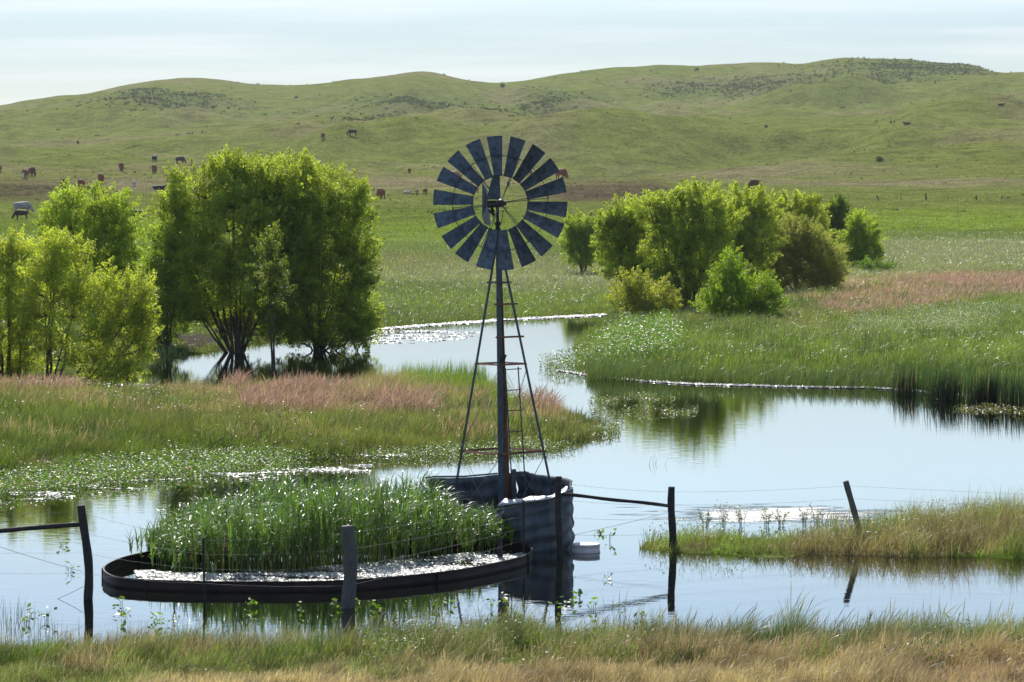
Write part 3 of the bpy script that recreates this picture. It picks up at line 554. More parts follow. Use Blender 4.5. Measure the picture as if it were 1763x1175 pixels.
scum('left_shore_scum', [(-200, 842), (0, 846), (150, 834), (330, 820), (500, 806), (640, 800), (640, 812), (480, 824), (330, 836), (200, 848), (0, 870), (-200, 876)], 26000, 'pale streaks of scum and painted glitter below the left weed mat', .14, .03)
scum('peninsula_scum', strip([(380, 790), (480, 788), (560, 785), (640, 781), (700, 782)], 2, 6), 14000, 'bright white band of scum and painted glitter at the lower shore of the peninsula', .04, .03)
scum('back_pool_scum', strip([(-200, 660), (0, 658), (100, 657), (250, 664), (330, 672)], 1, 3), 1500, 'thin pale scum and painted glitter on the narrow water behind the left willows', -.1, .05)

# ---------------------------------------------------------------- trees
def stem_np(name, paths, mat, parent):
    b = MB()
    for pts, rad, nn in paths: b.tube(pts, rad, nn, cap=False)
    return b.build(name, mat, parent, smooth=True)
def tree(name, label, base, lobes, col, group=None, stems=5, lsize=.13, dens=1.0, cat='tree', D=None, spread=.35, plume=(.19, .25), base_r=.09, twig=True, bz=None, up=.28):
    bx, by = base; X0, D0, _ = Wp(bx, by) if D is None else Pp(bx, by, D)
    if D is not None: X0 = (bx-CX)/F*D; D0 = D
    z0 = gz(X0, D0) if bz is None else bz
    root = empty(name, (X0, D0, z0)); tag(root, label, cat, group)
    s = D0/F; O = np.array([X0, D0, z0]); pts = []; pdir = []; cents = []
    for L in lobes:
        cx, cyy, rx, rz = L[:4]; dy = L[4] if len(L) > 4 else 0.0
        rx *= 1.13; rz *= 1.1; c = np.array([(cx-CX)*s, D0+dy*s, H-(cyy-HY)*s]); r = np.array([rx*s, rx*s*.85, rz*s])
        cents.append(c); nP = max(8, int(dens*60*(rx*s)*(rz*s))+10)
        v = rng.normal(size=(nP, 3)); v /= np.linalg.norm(v, axis=1)[:, None]
        rr = rng.uniform(.25, 1, nP)**.45; q = c+v*rr[:, None]*r*rng.uniform(.9, 1.02, (nP, 1))
        pts.append(q); dd = v+np.array([0, 0, up*1.6]); pdir.append(dd/np.linalg.norm(dd, axis=1)[:, None])
    pts = np.concatenate(pts); pdir = np.concatenate(pdir); ok = pts[:, 2] > z0+.25; pts, pdir = pts[ok], pdir[ok]
    # leaves round each shoot
    nl = 112; k = len(pts); T = np.repeat(pts, nl, 0); dr = np.repeat(pdir, nl, 0); sc_ = np.repeat(rng.uniform(.7, 1.3, k), nl)
    along = rng.uniform(-.9, 1.5, len(T))*plume[1]*sc_; wd = plume[0]*(1-np.clip(along/plume[1]/2, 0, .75))
    C = T+dr*along[:, None]+rng.normal(size=T.shape)*wd[:, None]*.52
    cc = np.array(col)*np.repeat(rng.uniform(.72, 1.3, k), nl)[:, None]*rng.uniform(.8, 1.2, (len(T), 1))
    okk = C[:, 2] > z0+.03; C, cc, dr = C[okk], cc[okk], dr[okk]
    leaves_np('crown', C-O, rng.uniform(.6, 1.3, len(C))*lsize*.72, np.clip(cc, 0, 1), 0.8, 'leaf', None, None, asp=.40, up=dr*.55, parent=root)
    # limbs from the base to the lobes, shoots off the limbs
    P = []; nodes = []
    cents = np.array(cents)
    for c in cents:
        j = rng.normal(0, .05, 2)*(1+base_r*4); b0 = np.array([j[0], j[1], -.3]); e = c-O+rng.normal(0, .12, 3)
        m1 = b0*.5+e*.5*np.array([1-spread, 1-spread, .9]); seg = []
        for t_ in np.linspace(0, 1, 9): seg.append((1-t_)**2*b0+2*t_*(1-t_)*m1*np.array([1.15, 1.15, 1])+t_*t_*e+(rng.normal(0, .035, 3) if 0 < t_ < 1 else 0))
        seg = np.array(seg); P.append((seg.tolist(), [base_r*(1-.86*t_**.8) for t_ in np.linspace(0, 1, 9)], 6)); nodes.append(seg[3:])
    nodes = np.concatenate(nodes)
    if twig:
        for q in pts[rng.random(len(pts)) < .5]-O:
            d2 = ((nodes-q)**2).sum(1)+np.where(nodes[:, 2] > q[2]-.1, 3, 0); n0 = nodes[np.argmin(d2)]
            mid = (n0+q)/2+np.array([0, 0, -.08])+rng.normal(0, .05, 3); P.append(([n0.tolist(), mid.tolist(), q.tolist()], [base_r*.22, base_r*.13, .006], 4))
    stem_np('trunk', P, M['bark'], root)
    return root
LG = 'willows round the flooded pool'
WG = (.25, .325, .06); YG = (.31, .375, .075); DG = (.12, .165, .035)
# left of the channel
tree('willow_tree', 'largest dark willow standing in the water, many black stems fanning from one stump', (405, 608), [(330, 520, 46, 36, 25), (425, 555, 56, 30, 35), (300, 500, 34, 44, 20), (380, 540, 40, 30, 40), (425, 300, 34, 24, 10), (470, 345, 50, 50, 30), (350, 330, 62, 52), (395, 320, 50, 50, -20), (460, 320, 70, 48, 25), (330, 390, 50, 60, 20), (400, 400, 75, 70, -40), (470, 400, 80, 80, 40), (310, 440, 40, 50, 10), (440, 545, 50, 34, 30), (500, 440, 50, 80, 10), (360, 470, 55, 60, -25), (440, 480, 70, 70, -45), (395, 290, 30, 24), (300, 370, 32, 44), (480, 500, 60, 70, 30), (350, 520, 40, 30, 10)], WG, LG, base_r=.065, spread=.12, bz=-.05)
tree('willow_tree', 'broad willow joined to the right of the largest dark one, reaching the channel', (548, 604), [(470, 310, 36, 30, 10), (490, 430, 44, 60, 20), (510, 320, 60, 45, 20), (565, 340, 60, 55, -20), (600, 400, 44, 60), (545, 410, 75, 75, -30), (585, 470, 58, 62, 10), (520, 490, 60, 65, 30), (560, 540, 75, 48, -20), (570, 575, 70, 26, 0), (500, 560, 46, 34, 10), (620, 560, 30, 40, -10), (610, 530, 34, 50), (505, 290, 30, 20), (610, 340, 24, 30), (480, 370, 40, 60, -50), (620, 460, 28, 40)], WG, LG, base_r=.06, spread=.2, bz=-.05)
tree('willow_tree', 'slim single stemmed willow with bare lower trunk between the two largest willows', (468, 652), [(468, 440, 20, 44), (474, 490, 16, 34, 10)], DG, LG, base_r=.055, bz=-.1, spread=.6)
tree('willow_tree', 'narrow grey green willow against the left flank of the largest willow', (290, 606), [(282, 420, 36, 42), (300, 470, 30, 50), (270, 490, 34, 50, 15), (285, 545, 36, 50), (305, 430, 20, 30), (262, 560, 26, 36)], (.21, .30, .05), LG, base_r=.07)
tree('willow_tree', 'round topped willow behind the yellow green one at the left', (165, 590), [(120, 360, 44, 32), (165, 350, 52, 28, 15), (205, 385, 36, 40), (130, 410, 56, 46, -15), (185, 430, 50, 52, 20), (150, 470, 60, 45), (215, 470, 34, 52), (220, 540, 36, 50), (95, 385, 24, 26)], (.26, .35, .05), LG, base_r=.08)
tree('willow_tree', 'yellow green willow shrub with leaning stems in front of the left willows', (78, 664), [(95, 440, 40, 34), (130, 480, 52, 50), (75, 500, 50, 55, -15), (175, 530, 52, 50), (215, 520, 44, 40, 10), (130, 570, 66, 52, -20), (215, 590, 46, 56), (185, 630, 60, 34, -10), (240, 500, 22, 26), (100, 425, 18, 18), (245, 570, 22, 40)], YG, LG, base_r=.075, spread=.0, lsize=.12, twig=True)
tree('willow_tree', 'bright willow cut by the left edge of the photo', (20, 660), [(25, 450, 40, 40), (-30, 480, 60, 50), (40, 510, 40, 50), (0, 560, 60, 55, -15), (-60, 560, 50, 60), (50, 600, 40, 50, 10), (-10, 620, 60, 36), (18, 425, 20, 20)], YG, LG, base_r=.08, spread=.1, lsize=.12)
# right group
RG = 'trees of the thicket right of the channel'
tree('willow_tree', 'small separate tree with a forked bare trunk just right of the windmill wheel', (1003, 482), [(1000, 395, 26, 26), (1012, 415, 28, 30), (985, 415, 20, 26), (1003, 440, 30, 18)], (.24, .32, .065), RG, base_r=.08, lsize=.16, dens=1.2, bz=None)
tree('willow_tree', 'loose tree at the left end of the right thicket', (1085, 540), [(1120, 470, 34, 30), (1130, 400, 30, 34, 10), (1075, 370, 30, 28), (1060, 410, 32, 34), (1095, 400, 38, 40), (1100, 440, 44, 40), (1065, 450, 34, 34), (1050, 390, 20, 24)], (.26, .33, .07), RG, base_r=.07, lsize=.15)
tree('willow_tree', 'tallest tree of the right thicket with dark stems at its foot', (1185, 546), [(1205, 340, 36, 24), (1160, 360, 44, 32), (1190, 390, 60, 44, -20), (1235, 380, 40, 40, 20), (1150, 420, 44, 48), (1215, 440, 54, 50, -15), (1170, 470, 40, 40), (1120, 355, 30, 22), (1190, 510, 24, 26)], (.26, .335, .065), RG, base_r=.09, lsize=.15)
tree('willow_tree', 'bright crowned tree in the middle of the right thicket', (1262, 520), [(1235, 470, 34, 36, 8), (1275, 350, 40, 28), (1310, 360, 36, 30, 15), (1270, 390, 46, 36), (1300, 410, 46, 40, -10), (1250, 420, 40, 40), (1280, 460, 44, 40)], (.27, .345, .065), RG, base_r=.08, lsize=.15)
tree('willow_tree', 'yellow topped tree behind the grey round bush', (1355, 500), [(1365, 355, 30, 22), (1345, 375, 36, 28), (1390, 370, 32, 30), (1340, 400, 34, 34), (1400, 400, 26, 30)], (.27, .34, .065), RG, D=192, base_r=.07, lsize=.16)
tree('round_bush', 'large round olive grey bush with bare dark stems below', (1372, 516), [(1370, 410, 54, 36), (1330, 440, 44, 44, 10), (1400, 440, 52, 46, -15), (1365, 465, 66, 38), (1425, 465, 32, 36), (1310, 470, 22, 30)], (.22, .255, .085), RG, base_r=.06, lsize=.13, dens=1.25, cat='bush', spread=.0)
tree('willow_tree', 'small dark green pyramid shaped tree above the grey round bush', (1440, 466), [(1440, 360, 18, 20), (1438, 385, 24, 26), (1442, 410, 26, 26), (1430, 435, 22, 20)], (.14, .21, .04), RG, base_r=.07, lsize=.17, dens=1.5)
tree('willow_tree', 'pale tree at the right end of the thicket', (1470, 472), [(1480, 388, 22, 20), (1490, 410, 26, 24), (1468, 420, 28, 26), (1495, 435, 22, 18), (1475, 445, 24, 16)], (.25, .34, .05), RG, base_r=.07, lsize=.16, dens=1.2)
tree('low_bush', 'low green bush at the foot of the rightmost tree', (1508, 480), [(1500, 462, 24, 12), (1520, 465, 22, 12)], (.10, .18, .03), None, base_r=.03, lsize=.14, cat='bush')
tree('willow_bush', 'grey green bush at the left foot of the right thicket by the water', (1105, 560), [(1085, 500, 26, 26), (1115, 505, 36, 30), (1080, 530, 34, 26), (1125, 535, 34, 24), (1150, 520, 14, 26)], (.25, .29, .065), None, base_r=.04, lsize=.13, cat='bush', spread=.0)
tree('willow_bush', 'bright young bush in front of the right thicket', (1275, 562), [(1262, 460, 16, 24), (1255, 490, 30, 28), (1300, 500, 36, 28), (1275, 520, 50, 30), (1235, 530, 34, 28, -10), (1320, 525, 28, 26)], (.18, .28, .028), None, base_r=.045, lsize=.14, cat='bush', spread=.0)
# shrubs on the hills
HG = 'lone dark shrubs on the hillsides'
def shrub(x, y, wpx, label):
    p = hit(x, y); s = p.y/F; r = wpx*s/2; root = empty('hill_shrub', p); tag(root, label, 'shrub', HG)
    k = 700; v = rng.normal(size=(k, 3)); v /= np.linalg.norm(v, axis=1)[:, None]; C = v*(rng.random(k)**.4)[:, None]*np.array([r, r, r*.75])+np.array([0, 0, r*.6])
    C += rng.normal(0, r*.08, C.shape); leaves_np('crown', C, rng.uniform(.5, 1.2, k)*r*.28, np.array([.035, .06, .025])*rng.uniform(.6, 1.4, (k, 1)), .8, 'leaf', None, None, parent=root, asp=.5)
    b = MB(); b.tube([(0, 0, -.2), (.03, 0, r*.7)], [r*.09, r*.03], 6); b.tube([(0, 0, 0), (r*.4, .1, r*.7)], [r*.05, r*.02], 5); b.tube([(0, 0, 0), (-r*.4, -.1, r*.8)], [r*.05, r*.02], 5); b.build('trunk', M['bark'], root)
for a_ in [(1514, 279, 15, 'round dark shrub alone on the slope at the right, largest of the lone shrubs'), (510, 170, 7, 'small dark shrub high on the saddle between the two left hills'), (350, 180, 6, 'leftmost of three tiny shrubs under the left hilltop'), (367, 187, 8, 'middle of three tiny shrubs under the left hilltop'), (393, 188, 6, 'rightmost of three tiny shrubs under the left hilltop'), (1319, 220, 7, 'tiny dark shrub in the valley below the right ridge'), (1200, 122, 8, 'small shrub on the skyline of the middle ridge'), (865, 150, 10, 'small shrub on the skyline dip above the windmill wheel')]: shrub(*a_)

# ---------------------------------------------------------------- windmill
DW = H*F/(926-HY)
wm = empty('windmill', Pp(868, 926, DW)); tag(wm, 'steel multi blade water pumping windmill on a four legged tower in the pond', 'windmill')
wo_ = Vector(wm.location)
def L(x, y, dd=0.0): return Pp(x, y, DW+dd)-wo_
apex = L(857.5, 392)
feet = {'l': L(768, 926, 0), 'r': L(969, 926, 0), 'f': Vector((-.05, -.98, 0)), 'b': Vector((.09, .98, 0))}
for k_, f_ in feet.items():
    f2 = f_+(f_-apex)*.05; t2 = apex+(f_-apex)*.0; b = MB()
    inw = (Vector((0, 0, f_.z))-f_)
    b.angle(f2, t2, .065 if k_ in 'fb' else .05, .009, inw if inw.length > .01 else (0, 1, 0))
    b.build('tower_leg', M['rust'] if k_ == 'b' else M['steel'], wm)
def at_z(k_, y, dd=None):
    z = L(0, y).z; t_ = (apex.z-z)/(apex.z-feet[k_].z); return apex+(feet[k_]-apex)*t_
def girt(y, ks, w, mt, over=0):
    for i, j in ks:
        b = MB(); p, q = at_z(i, y), at_z(j, y); d = (q-p).normalized()*over; b.angle(p-d, q+d, w, .007, (0, 0, -1)); b.build('girt', M[mt], wm)
ALL = [('l', 'f'), ('f', 'r'), ('r', 'b'), ('b', 'l')]
girt(485, ALL, .035, 'steel', .04); girt(522, [('f', 'r')], .035, 'rust', .09); girt(578, [('f', 'r')], .04, 'rust', .07); girt(625, ALL, .035, 'rust', .0); girt(775, ALL, .045, 'rust', .03)
for i, j in ALL:                                   # thin diagonal stay rods
    for y0_, y1_ in ((632, 770), (782, 915)):
        b = MB(); b.tube([at_z(i, y0_), at_z(j, y1_)], .0035, 5); b.tube([at_z(j, y0_), at_z(i, y1_)], .0035, 5); b.build('stay_rod', M['wire'], wm)
b = MB(); b.tube([apex+Vector((0, 0, -.1)), Vector((.02, .05, -.2))], .026, 10); b.build('pump_pipe', M['steel'], wm, True)
b = MB(); b.tube([L(869.5, 700, .1), L(871, 926, .1)+Vector((0, 0, -.2))], .036, 10); b.build('well_casing', M['rust'], wm, True)
# ladder on the right face
lad = MB(); la, lb = L(870, 634, -.25), L(886, 915, -.5); ra, rb = L(892, 632, -.25), L(909, 915, -.5)
lad.tube([la, lb], .012, 6); lad.tube([ra, rb], .012, 6); lo = lad.build('ladder', M['steel'], wm)
for y in (637, 673, 708, 744, 780, 816, 852, 888):
    t_ = (y-634)/(915-634); b = MB(); b.tube([la.lerp(lb, t_)+Vector((-.02, 0, 0)), ra.lerp(rb, t_)+Vector((.06 if y == 637 else .02, 0, 0))], .009, 6); b.build('rung', M['steel'], lo)
# mast, collar, gearbox
b = MB(); b.tube([L(857, 408), L(856.5, 352)], .028, 10); b.tube([L(857, 404), L(857, 397), L(857, 391), L(857, 384), L(857, 381)], [.035, .052, .04, .055, .03], 12)
for sx in (-1, 1): b.tube([L(857+5*sx, 388), L(857+10*sx, 362)], .006, 6)
b.build('mast', M['iron'], wm, True)
g = MB(); g.bar(L(839, 352, .12), L(866, 351, .12), .34, .125); g.bar(L(846, 357, .12), L(850, 366, .12), .12, .05); g.tube([L(841, 362, .0), L(852, 371, .0)], .028, 8); g.tube([L(866, 350, -.12), L(872, 350, -.12)], .045, 10)
g.tube([L(861, 350, .2), L(861, 350, -.33)], .034, 12); gb = g.build('gearbox', M['iron'], wm, False, .01)
b = MB(); hood = [L(837, 344, .05), L(862, 344, .05), L(860.5, 302, .12), L(848, 302, .12)]; back = [L(839, 344, .42), L(861, 344, .42), L(859, 306, .34), L(850, 306, .34)]
b.add(hood+back, [(0, 1, 2, 3), (7, 6, 5, 4), (0, 4, 5, 1), (1, 5, 6, 2), (2, 6, 7, 3), (3, 7, 4, 0)]); b.build('gearbox_hood', M['blade'], wm, False, .008)
# tail vane, seen almost edge on
b = MB(); ol = [(.45, 0, 330, 350), (.6, -.0, 316, 372), (.9, 0, 320, 386), (1.35, 0, 328, 389), (1.5, 0, 345, 385)]
xs_ = [836.5, 830, 834, 839, 841]; fr, bk = [], []
for (dd, _, yt, yb), xx in zip(ol, xs_): fr.append((L(xx, yt, dd), L(xx+3*(xx > 836), yb, dd)))
vs = []; fs = []
for i, (a_, b_) in enumerate(fr): vs += [a_, b_, a_+Vector((.006, 0, 0)), b_+Vector((.006, 0, 0))]
for i in range(len(fr)-1):
    o_ = 4*i; fs += [(o_, o_+1, o_+5, o_+4), (o_+2, o_+6, o_+7, o_+3), (o_, o_+4, o_+6, o_+2), (o_+1, o_+3, o_+7, o_+5)]
fs += [(0, 2, 3, 1), (16, 17, 19, 18)]; b.add(vs, fs); tv = b.build('tail_vane', M['blade'], wm)
b = MB(); b.tube([L(857, 352, .2), L(838, 350, 1.3)], .014, 6); b.tube([L(857, 344, .2), L(834, 330, .8)], .008, 6); b.build('tail_bone', M['steel'], tv)
# wheel: rings, spokes, 18 blades
wc = L(861.5, 350, -.36); mpp = DW/F; wheel = empty('wheel', wc); wheel.parent = wm; wheel.rotation_euler = (R(-2), 0, R(4))
def ring(r, n=18, off=R(5)): return [Vector((math.cos(off+2*math.pi*k/n)*r, 0, math.sin(off+2*math.pi*k/n)*r)) for k in range(n+1)]
b = MB(); b.tube(ring(82*mpp), .007, 5, False); b.tube(ring(49*mpp), .008, 5, False); b.build('rim', M['steel'], wheel)
b = MB(); b.tube([Vector((0, -.1, 0)), Vector((0, -.06, 0)), Vector((0, .1, 0))], [.05, .075, .06], 14); b.build('hub', M['iron'], wheel, True)
for k_ in range(6):
    th = R(8+60*k_); b = MB(); d = Vector((math.cos(th), 0, math.sin(th))); pr = Vector((-d.z, 0, d.x))
    b.tube([d*.05+Vector((0, -.08, 0)), d*(82*mpp)+pr*.03], .0065, 6); b.tube([d*.05+Vector((0, .08, 0)), d*(82*mpp)-pr*.03], .0065, 6); b.bar(d*(49*mpp)-pr*.03, d*(49*mpp)+pr*.03, .03, .02); b.bar(d*(82*mpp)-pr*.045, d*(82*mpp)+pr*.045, .025, .014)
    b.build('spoke', M['steel'], wheel)
proto = None; PT = R(20)
for k_ in range(18):
    if proto is None:
        vs = []; nr, nc = 5, 5                                   # a curved, pitched, tapering sheet along +X
        for side in (0, 1):
            for i in range(nr):
                r_ = (46.5+(115.5-46.5)*i/(nr-1))*mpp; hw = (7.2+(13.6-7.2)*i/(nr-1))*mpp
                for j in range(nc):
                    q = (j/(nc-1)*2-1); tw = R(24)-R(8)*i/(nr-1); yy = q*hw
                    vs.append((r_-.008*abs(q)**1.5, -yy*math.sin(tw)*.9+.018*(1-q*q)+side*.0025, yy*1.0))
        fs = []; off = nr*nc
        for i in range(nr-1):
            for j in range(nc-1):
                a_ = i*nc+j; fs += [(a_, a_+nc, a_+nc+1, a_+1), (off+a_, off+a_+1, off+a_+nc+1, off+a_+nc)]
        ed = [j for j in range(nc)]+[i*nc+nc-1 for i in range(1, nr)]+[(nr-1)*nc+j for j in range(nc-2, -1, -1)]+[i*nc for i in range(nr-2, 0, -1)]
        for i in range(len(ed)): a_, c_ = ed[i], ed[(i+1) % len(ed)]; fs.append((a_, c_, c_+off, a_+off))
        b = MB(); b.add(vs, fs)
        rr_ = 82*mpp; b.bar((rr_, -.012, -.10), (rr_, -.012, .10), .014, .014, (1, 0, 0)); b.bar((49*mpp, .0, -.06), (49*mpp, .0, .06), .012, .012, (1, 0, 0)); b.bar((rr_-.03, -.016, 0), (rr_+.05, -.016, 0), .035, .008)
        proto = b.build('blade', M['blade'], wheel, True); bo = proto
    else: bo = proto.copy(); sc.collection.objects.link(bo); bo.parent = wheel
    bo.rotation_euler = (R(rng.normal(0, 1.2)), -R(-5+20*k_+rng.normal(0, .5)), R(rng.normal(0, 1.0)))
# bird perched on the girt
def bird(loc):
    b = MB(); b.tube([(-.01, 0, .01), (.0, 0, .025), (.02, 0, .06), (.04, 0, .10), (.055, 0, .125), (.068, 0, .14), (.08, 0, .138)], [.008, .022, .034, .03, .02, .022, .006], 10)
    b.tube([(-.005, 0, .03), (-.045, 0, -.03), (-.07, 0, -.06)], [.012, .012, .007], 6); b.tube([(.085, 0, .139), (.105, 0, .134)], [.005, .001], 5); b.tube([(.02, .01, .03), (.02, .01, -.005)], .003, 4); b.tube([(.02, -.01, .03), (.02, -.01, -.005)], .003, 4)
    o = b.build('bird', M['iron'], None, True); o.location = loc; o.rotation_euler = (0, 0, R(10)); return tag(o, 'small dark bird perched on a girt halfway up the windmill tower', 'bird')
bird(wo_+at_z('f', 625).lerp(at_z('r', 625), .10)+Vector((0, -.01, .012)))

# ---------------------------------------------------------------- torn corrugated tank round the tower
def spline(P, n=8, closed=False):
    P = [Vector(p) for p in P]; out = []; m_ = len(P)
    for i in range(m_ if closed else m_-1):
        p0, p1, p2, p3 = (P[(i-1) % m_], P[i], P[(i+1) % m_], P[(i+2) % m_]) if closed else (P[max(i-1, 0)], P[i], P[i+1], P[min(i+2, m_-1)])
        for k in range(n):
            t_ = k/n; out.append(.5*((2*p1)+(p2-p0)*t_+(2*p0-5*p1+4*p2-p3)*t_*t_+(3*p1-p0-3*p2+p3)*t_**3))
    if not closed: out.append(P[-1])
    return out
rt = empty('corrugated_tank', Pp(870, 926, DW)); tag(rt, 'collapsed corrugated metal tank enclosing the foot of the windmill tower', 'tank')
ro = Vector(rt.location)
def wall(name, rim, wav=.018, pitch=.19, zb=-.35, seed=0):
    pts = spline(rim, 10); nz_ = 34; vs = []; fs = []
    for i, p_ in enumerate(pts):
        a_, c_ = pts[max(i-1, 0)], pts[min(i+1, len(pts)-1)]; d = (c_-a_); nrm = Vector((d.y, -d.x, 0)).normalized()
        for k in range(nz_+1):
            t_ = k/nz_; z = p_.z+(zb-p_.z)*t_; w_ = wav*math.sin((p_.z-z)/pitch*2*math.pi)
            dent = .085*float(vnoise(np.array(i*.17+seed*5.), np.array(k*.14)))+.02*float(vnoise(np.array(i*.6+seed), np.array(k*.5)))
            vs.append(Vector((p_.x, p_.y, z))+nrm*(w_+dent)-ro)
    for i in range(len(pts)-1):
        for k in range(nz_): a_ = i*(nz_+1)+k; fs.append((a_, a_+nz_+1, a_+nz_+2, a_+1))
    b = MB(); b.add(vs, fs); o = b.build(name, M['sheet'], rt, True); m_ = o.modifiers.new('thickness', 'SOLIDIFY'); m_.thickness = .006; m_.offset = 0; return o
wall('back_wall', [Pp(733, 826, 61.6), Pp(742, 823, 62.0), Pp(800, 822, 62.9), Pp(856, 817, 63.6), Pp(884, 812, 63.9)], pitch=.3, seed=1)
wall('right_wall', [Pp(886, 812, 63.85), Pp(908, 811, 64.0), Pp(935, 817, 63.6), Pp(968, 821, 62.8), Pp(986, 826, 61.8), Pp(990, 834, 60.9)], pitch=.26, seed=2)
wall('front_wall', [Pp(990, 836, 60.9), Pp(985, 842, 60.4), Pp(960, 853, 60.1), Pp(920, 861, 59.9), Pp(885, 866, 60.0), Pp(860, 871, 60.4), Pp(846, 877, 60.9)], pitch=.24, wav=.017, seed=3)
b = MB(); tp = spline([Pp(978, 839, 60.4), Pp(955, 851, 60.2), Pp(925, 857, 60.1), Pp(890, 860, 60.15), Pp(868, 862, 60.3)], 8); bt = spline([Pp(975, 849, 60.15), Pp(955, 858, 60.0), Pp(925, 864, 59.86), Pp(890, 868, 59.95), Pp(856, 873, 60.3)], 8)
for i, (p_, q_) in enumerate(zip(tp, bt)): j = .015*math.sin(i*.45)+.006*math.sin(i*1.1); tp[i] = p_+Vector((0, .12+j, j)); bt[i] = q_+Vector((0, -.02, .01))
vs = [v-ro for pr_ in zip(tp, bt) for v in pr_]; b.add(vs, [(2*i, 2*i+1, 2*i+3, 2*i+2) for i in range(len(tp)-1)])
o = b.build('folded_rim', mat_plain('sheet with painted light', (.34, .35, .36), .38, .4, noise=.25, scale=5), rt, True); m_ = o.modifiers.new('thickness', 'SOLIDIFY'); m_.thickness = .006  # lighter tone paints in the light caught by the upturned fold
b = MB(); b.bar(Pp(885, 808, 63.7)-ro, Pp(885, 925, 63.7)-ro, .08, .05, (0, 1, 0)); b.build('stave', M['greywood'], rt, False, .006)
b = MB(); b.tube([Pp(733, 823, 61.55)-ro, Pp(745, 821, 61.9)-ro, Pp(800, 820.5, 62.85)-ro, Pp(856, 815.5, 63.55)-ro], .016, 8); b.build('rim_bead', M['sheet'], rt, True)
wall('left_flap', [Pp(733, 826, 61.6), Pp(735, 834, 61.1), Pp(745, 842, 60.7)], pitch=.2, seed=4)

# ---------------------------------------------------------------- round stock tank with the reeds
zr = .17
rim_px = [(178, 976), (186, 988), (215, 995), (300, 1000), (400, 1001.5), (500, 1001.5), (590, 999), (700, 991), (800, 979), (880, 963), (908, 954), (916, 947), (908, 938), (860, 930), (760, 924), (600, 922), (450, 926), (330, 937), (240, 952), (200, 963)]
rimw = [Vector(Wp(x_, y_, zr)) for x_, y_ in rim_px]; rc = sum(rimw, Vector())/len(rimw); rc.z = 0
st = empty('stock_tank', rc); tag(st, 'wide round dark steel stock tank full of reeds, half sunk in the pond', 'tank')
pts = [p_-rc for p_ in spline(rimw, 8, True)]
def loop_sheet(offs):     # offs: (outward offset, z) profile, closed loop
    vs = []; fs = []; n_ = len(pts); m_ = len(offs)
    for i, p_ in enumerate(pts):
        d = pts[(i+1) % n_]-pts[i-1]; nr_ = Vector((d.y, -d.x, 0)).normalized()
        if nr_.dot(Vector((p_.x, p_.y, 0))) < 0: nr_ = -nr_
        for of, z in offs: vs.append(Vector((p_.x, p_.y, z))+nr_*of)
    for i in range(n_):
        for k in range(m_): fs.append((i*m_+k, ((i+1) % n_)*m_+k, ((i+1) % n_)*m_+(k+1) % m_, i*m_+(k+1) % m_))
    b = MB(); b.add(vs, fs); return b
loop_sheet([(.0, -.6), (.0, .02), (.006, .03), (.006, .045), (.0, .055), (.0, zr-.02), (-.012, zr-.02), (-.012, -.6)]).build('tank_wall', M['tank'], st, True)
loop_sheet([(.008, zr-.02), (.010, zr-.004), (.0, zr+.004), (-.02, zr), (-.024, zr-.02)]).build('rim', M['tank'], st, True)
for i in range(0, len(pts), 20):
    p_ = pts[i]; d = (pts[(i+1) % len(pts)]-pts[i-1]).normalized(); nr_ = Vector((d.y, -d.x, 0)); nr_ = nr_ if nr_.dot(p_) > 0 else -nr_
    b = MB(); q_ = Vector((p_.x, p_.y, 0))+nr_*.005; b.bar(q_+Vector((0, 0, -.3)), q_+Vector((0, 0, zr-.02)), .05, .012, d); b.build('seam_strip', M['tank'], st)
# pipe stub leaning out of the tank near its right end
b = MB(); b.tube([(0, 0, -.2), (.0, 0, .32), (.02, 0, .36)], [.05, .045, .03], 10); o = b.build('pipe_stub', M['iron'], None, True); o.location = Wp(861, 962); tag(o, 'short dark upright pipe standing in the scum at the right end of the round tank', 'pipe')

# ---------------------------------------------------------------- white tub
tx = Wp(1009, 950); tb = empty('plastic_tub', tx); tag(tb, 'upturned white plastic tub floating beside the torn metal tank', 'tub')
b = MB(); nn = 40; prof = [(.243, -.06), (.243, .015), (.237, .03), (.237, .10), (.242, .105), (.242, .125), (.236, .137), (.22, .140), (.0, .146)]
vs = [Vector((r_*math.cos(2*math.pi*k/nn), r_*math.sin(2*math.pi*k/nn), z_)) for r_, z_ in prof for k in range(nn)]
b.add(vs, [(i*nn+k, i*nn+(k+1) % nn, (i+1)*nn+(k+1) % nn, (i+1)*nn+k) for i in range(len(prof)-1) for k in range(nn)]); b.build('tub_shell', M['tub'], tb, True)
b = MB(); b.tube([(.244*math.cos(2*math.pi*k/nn), .244*math.sin(2*math.pi*k/nn), .028) for k in range(nn+1)], .006, 6, False); b.build('lip', M['tub'], tb, True)

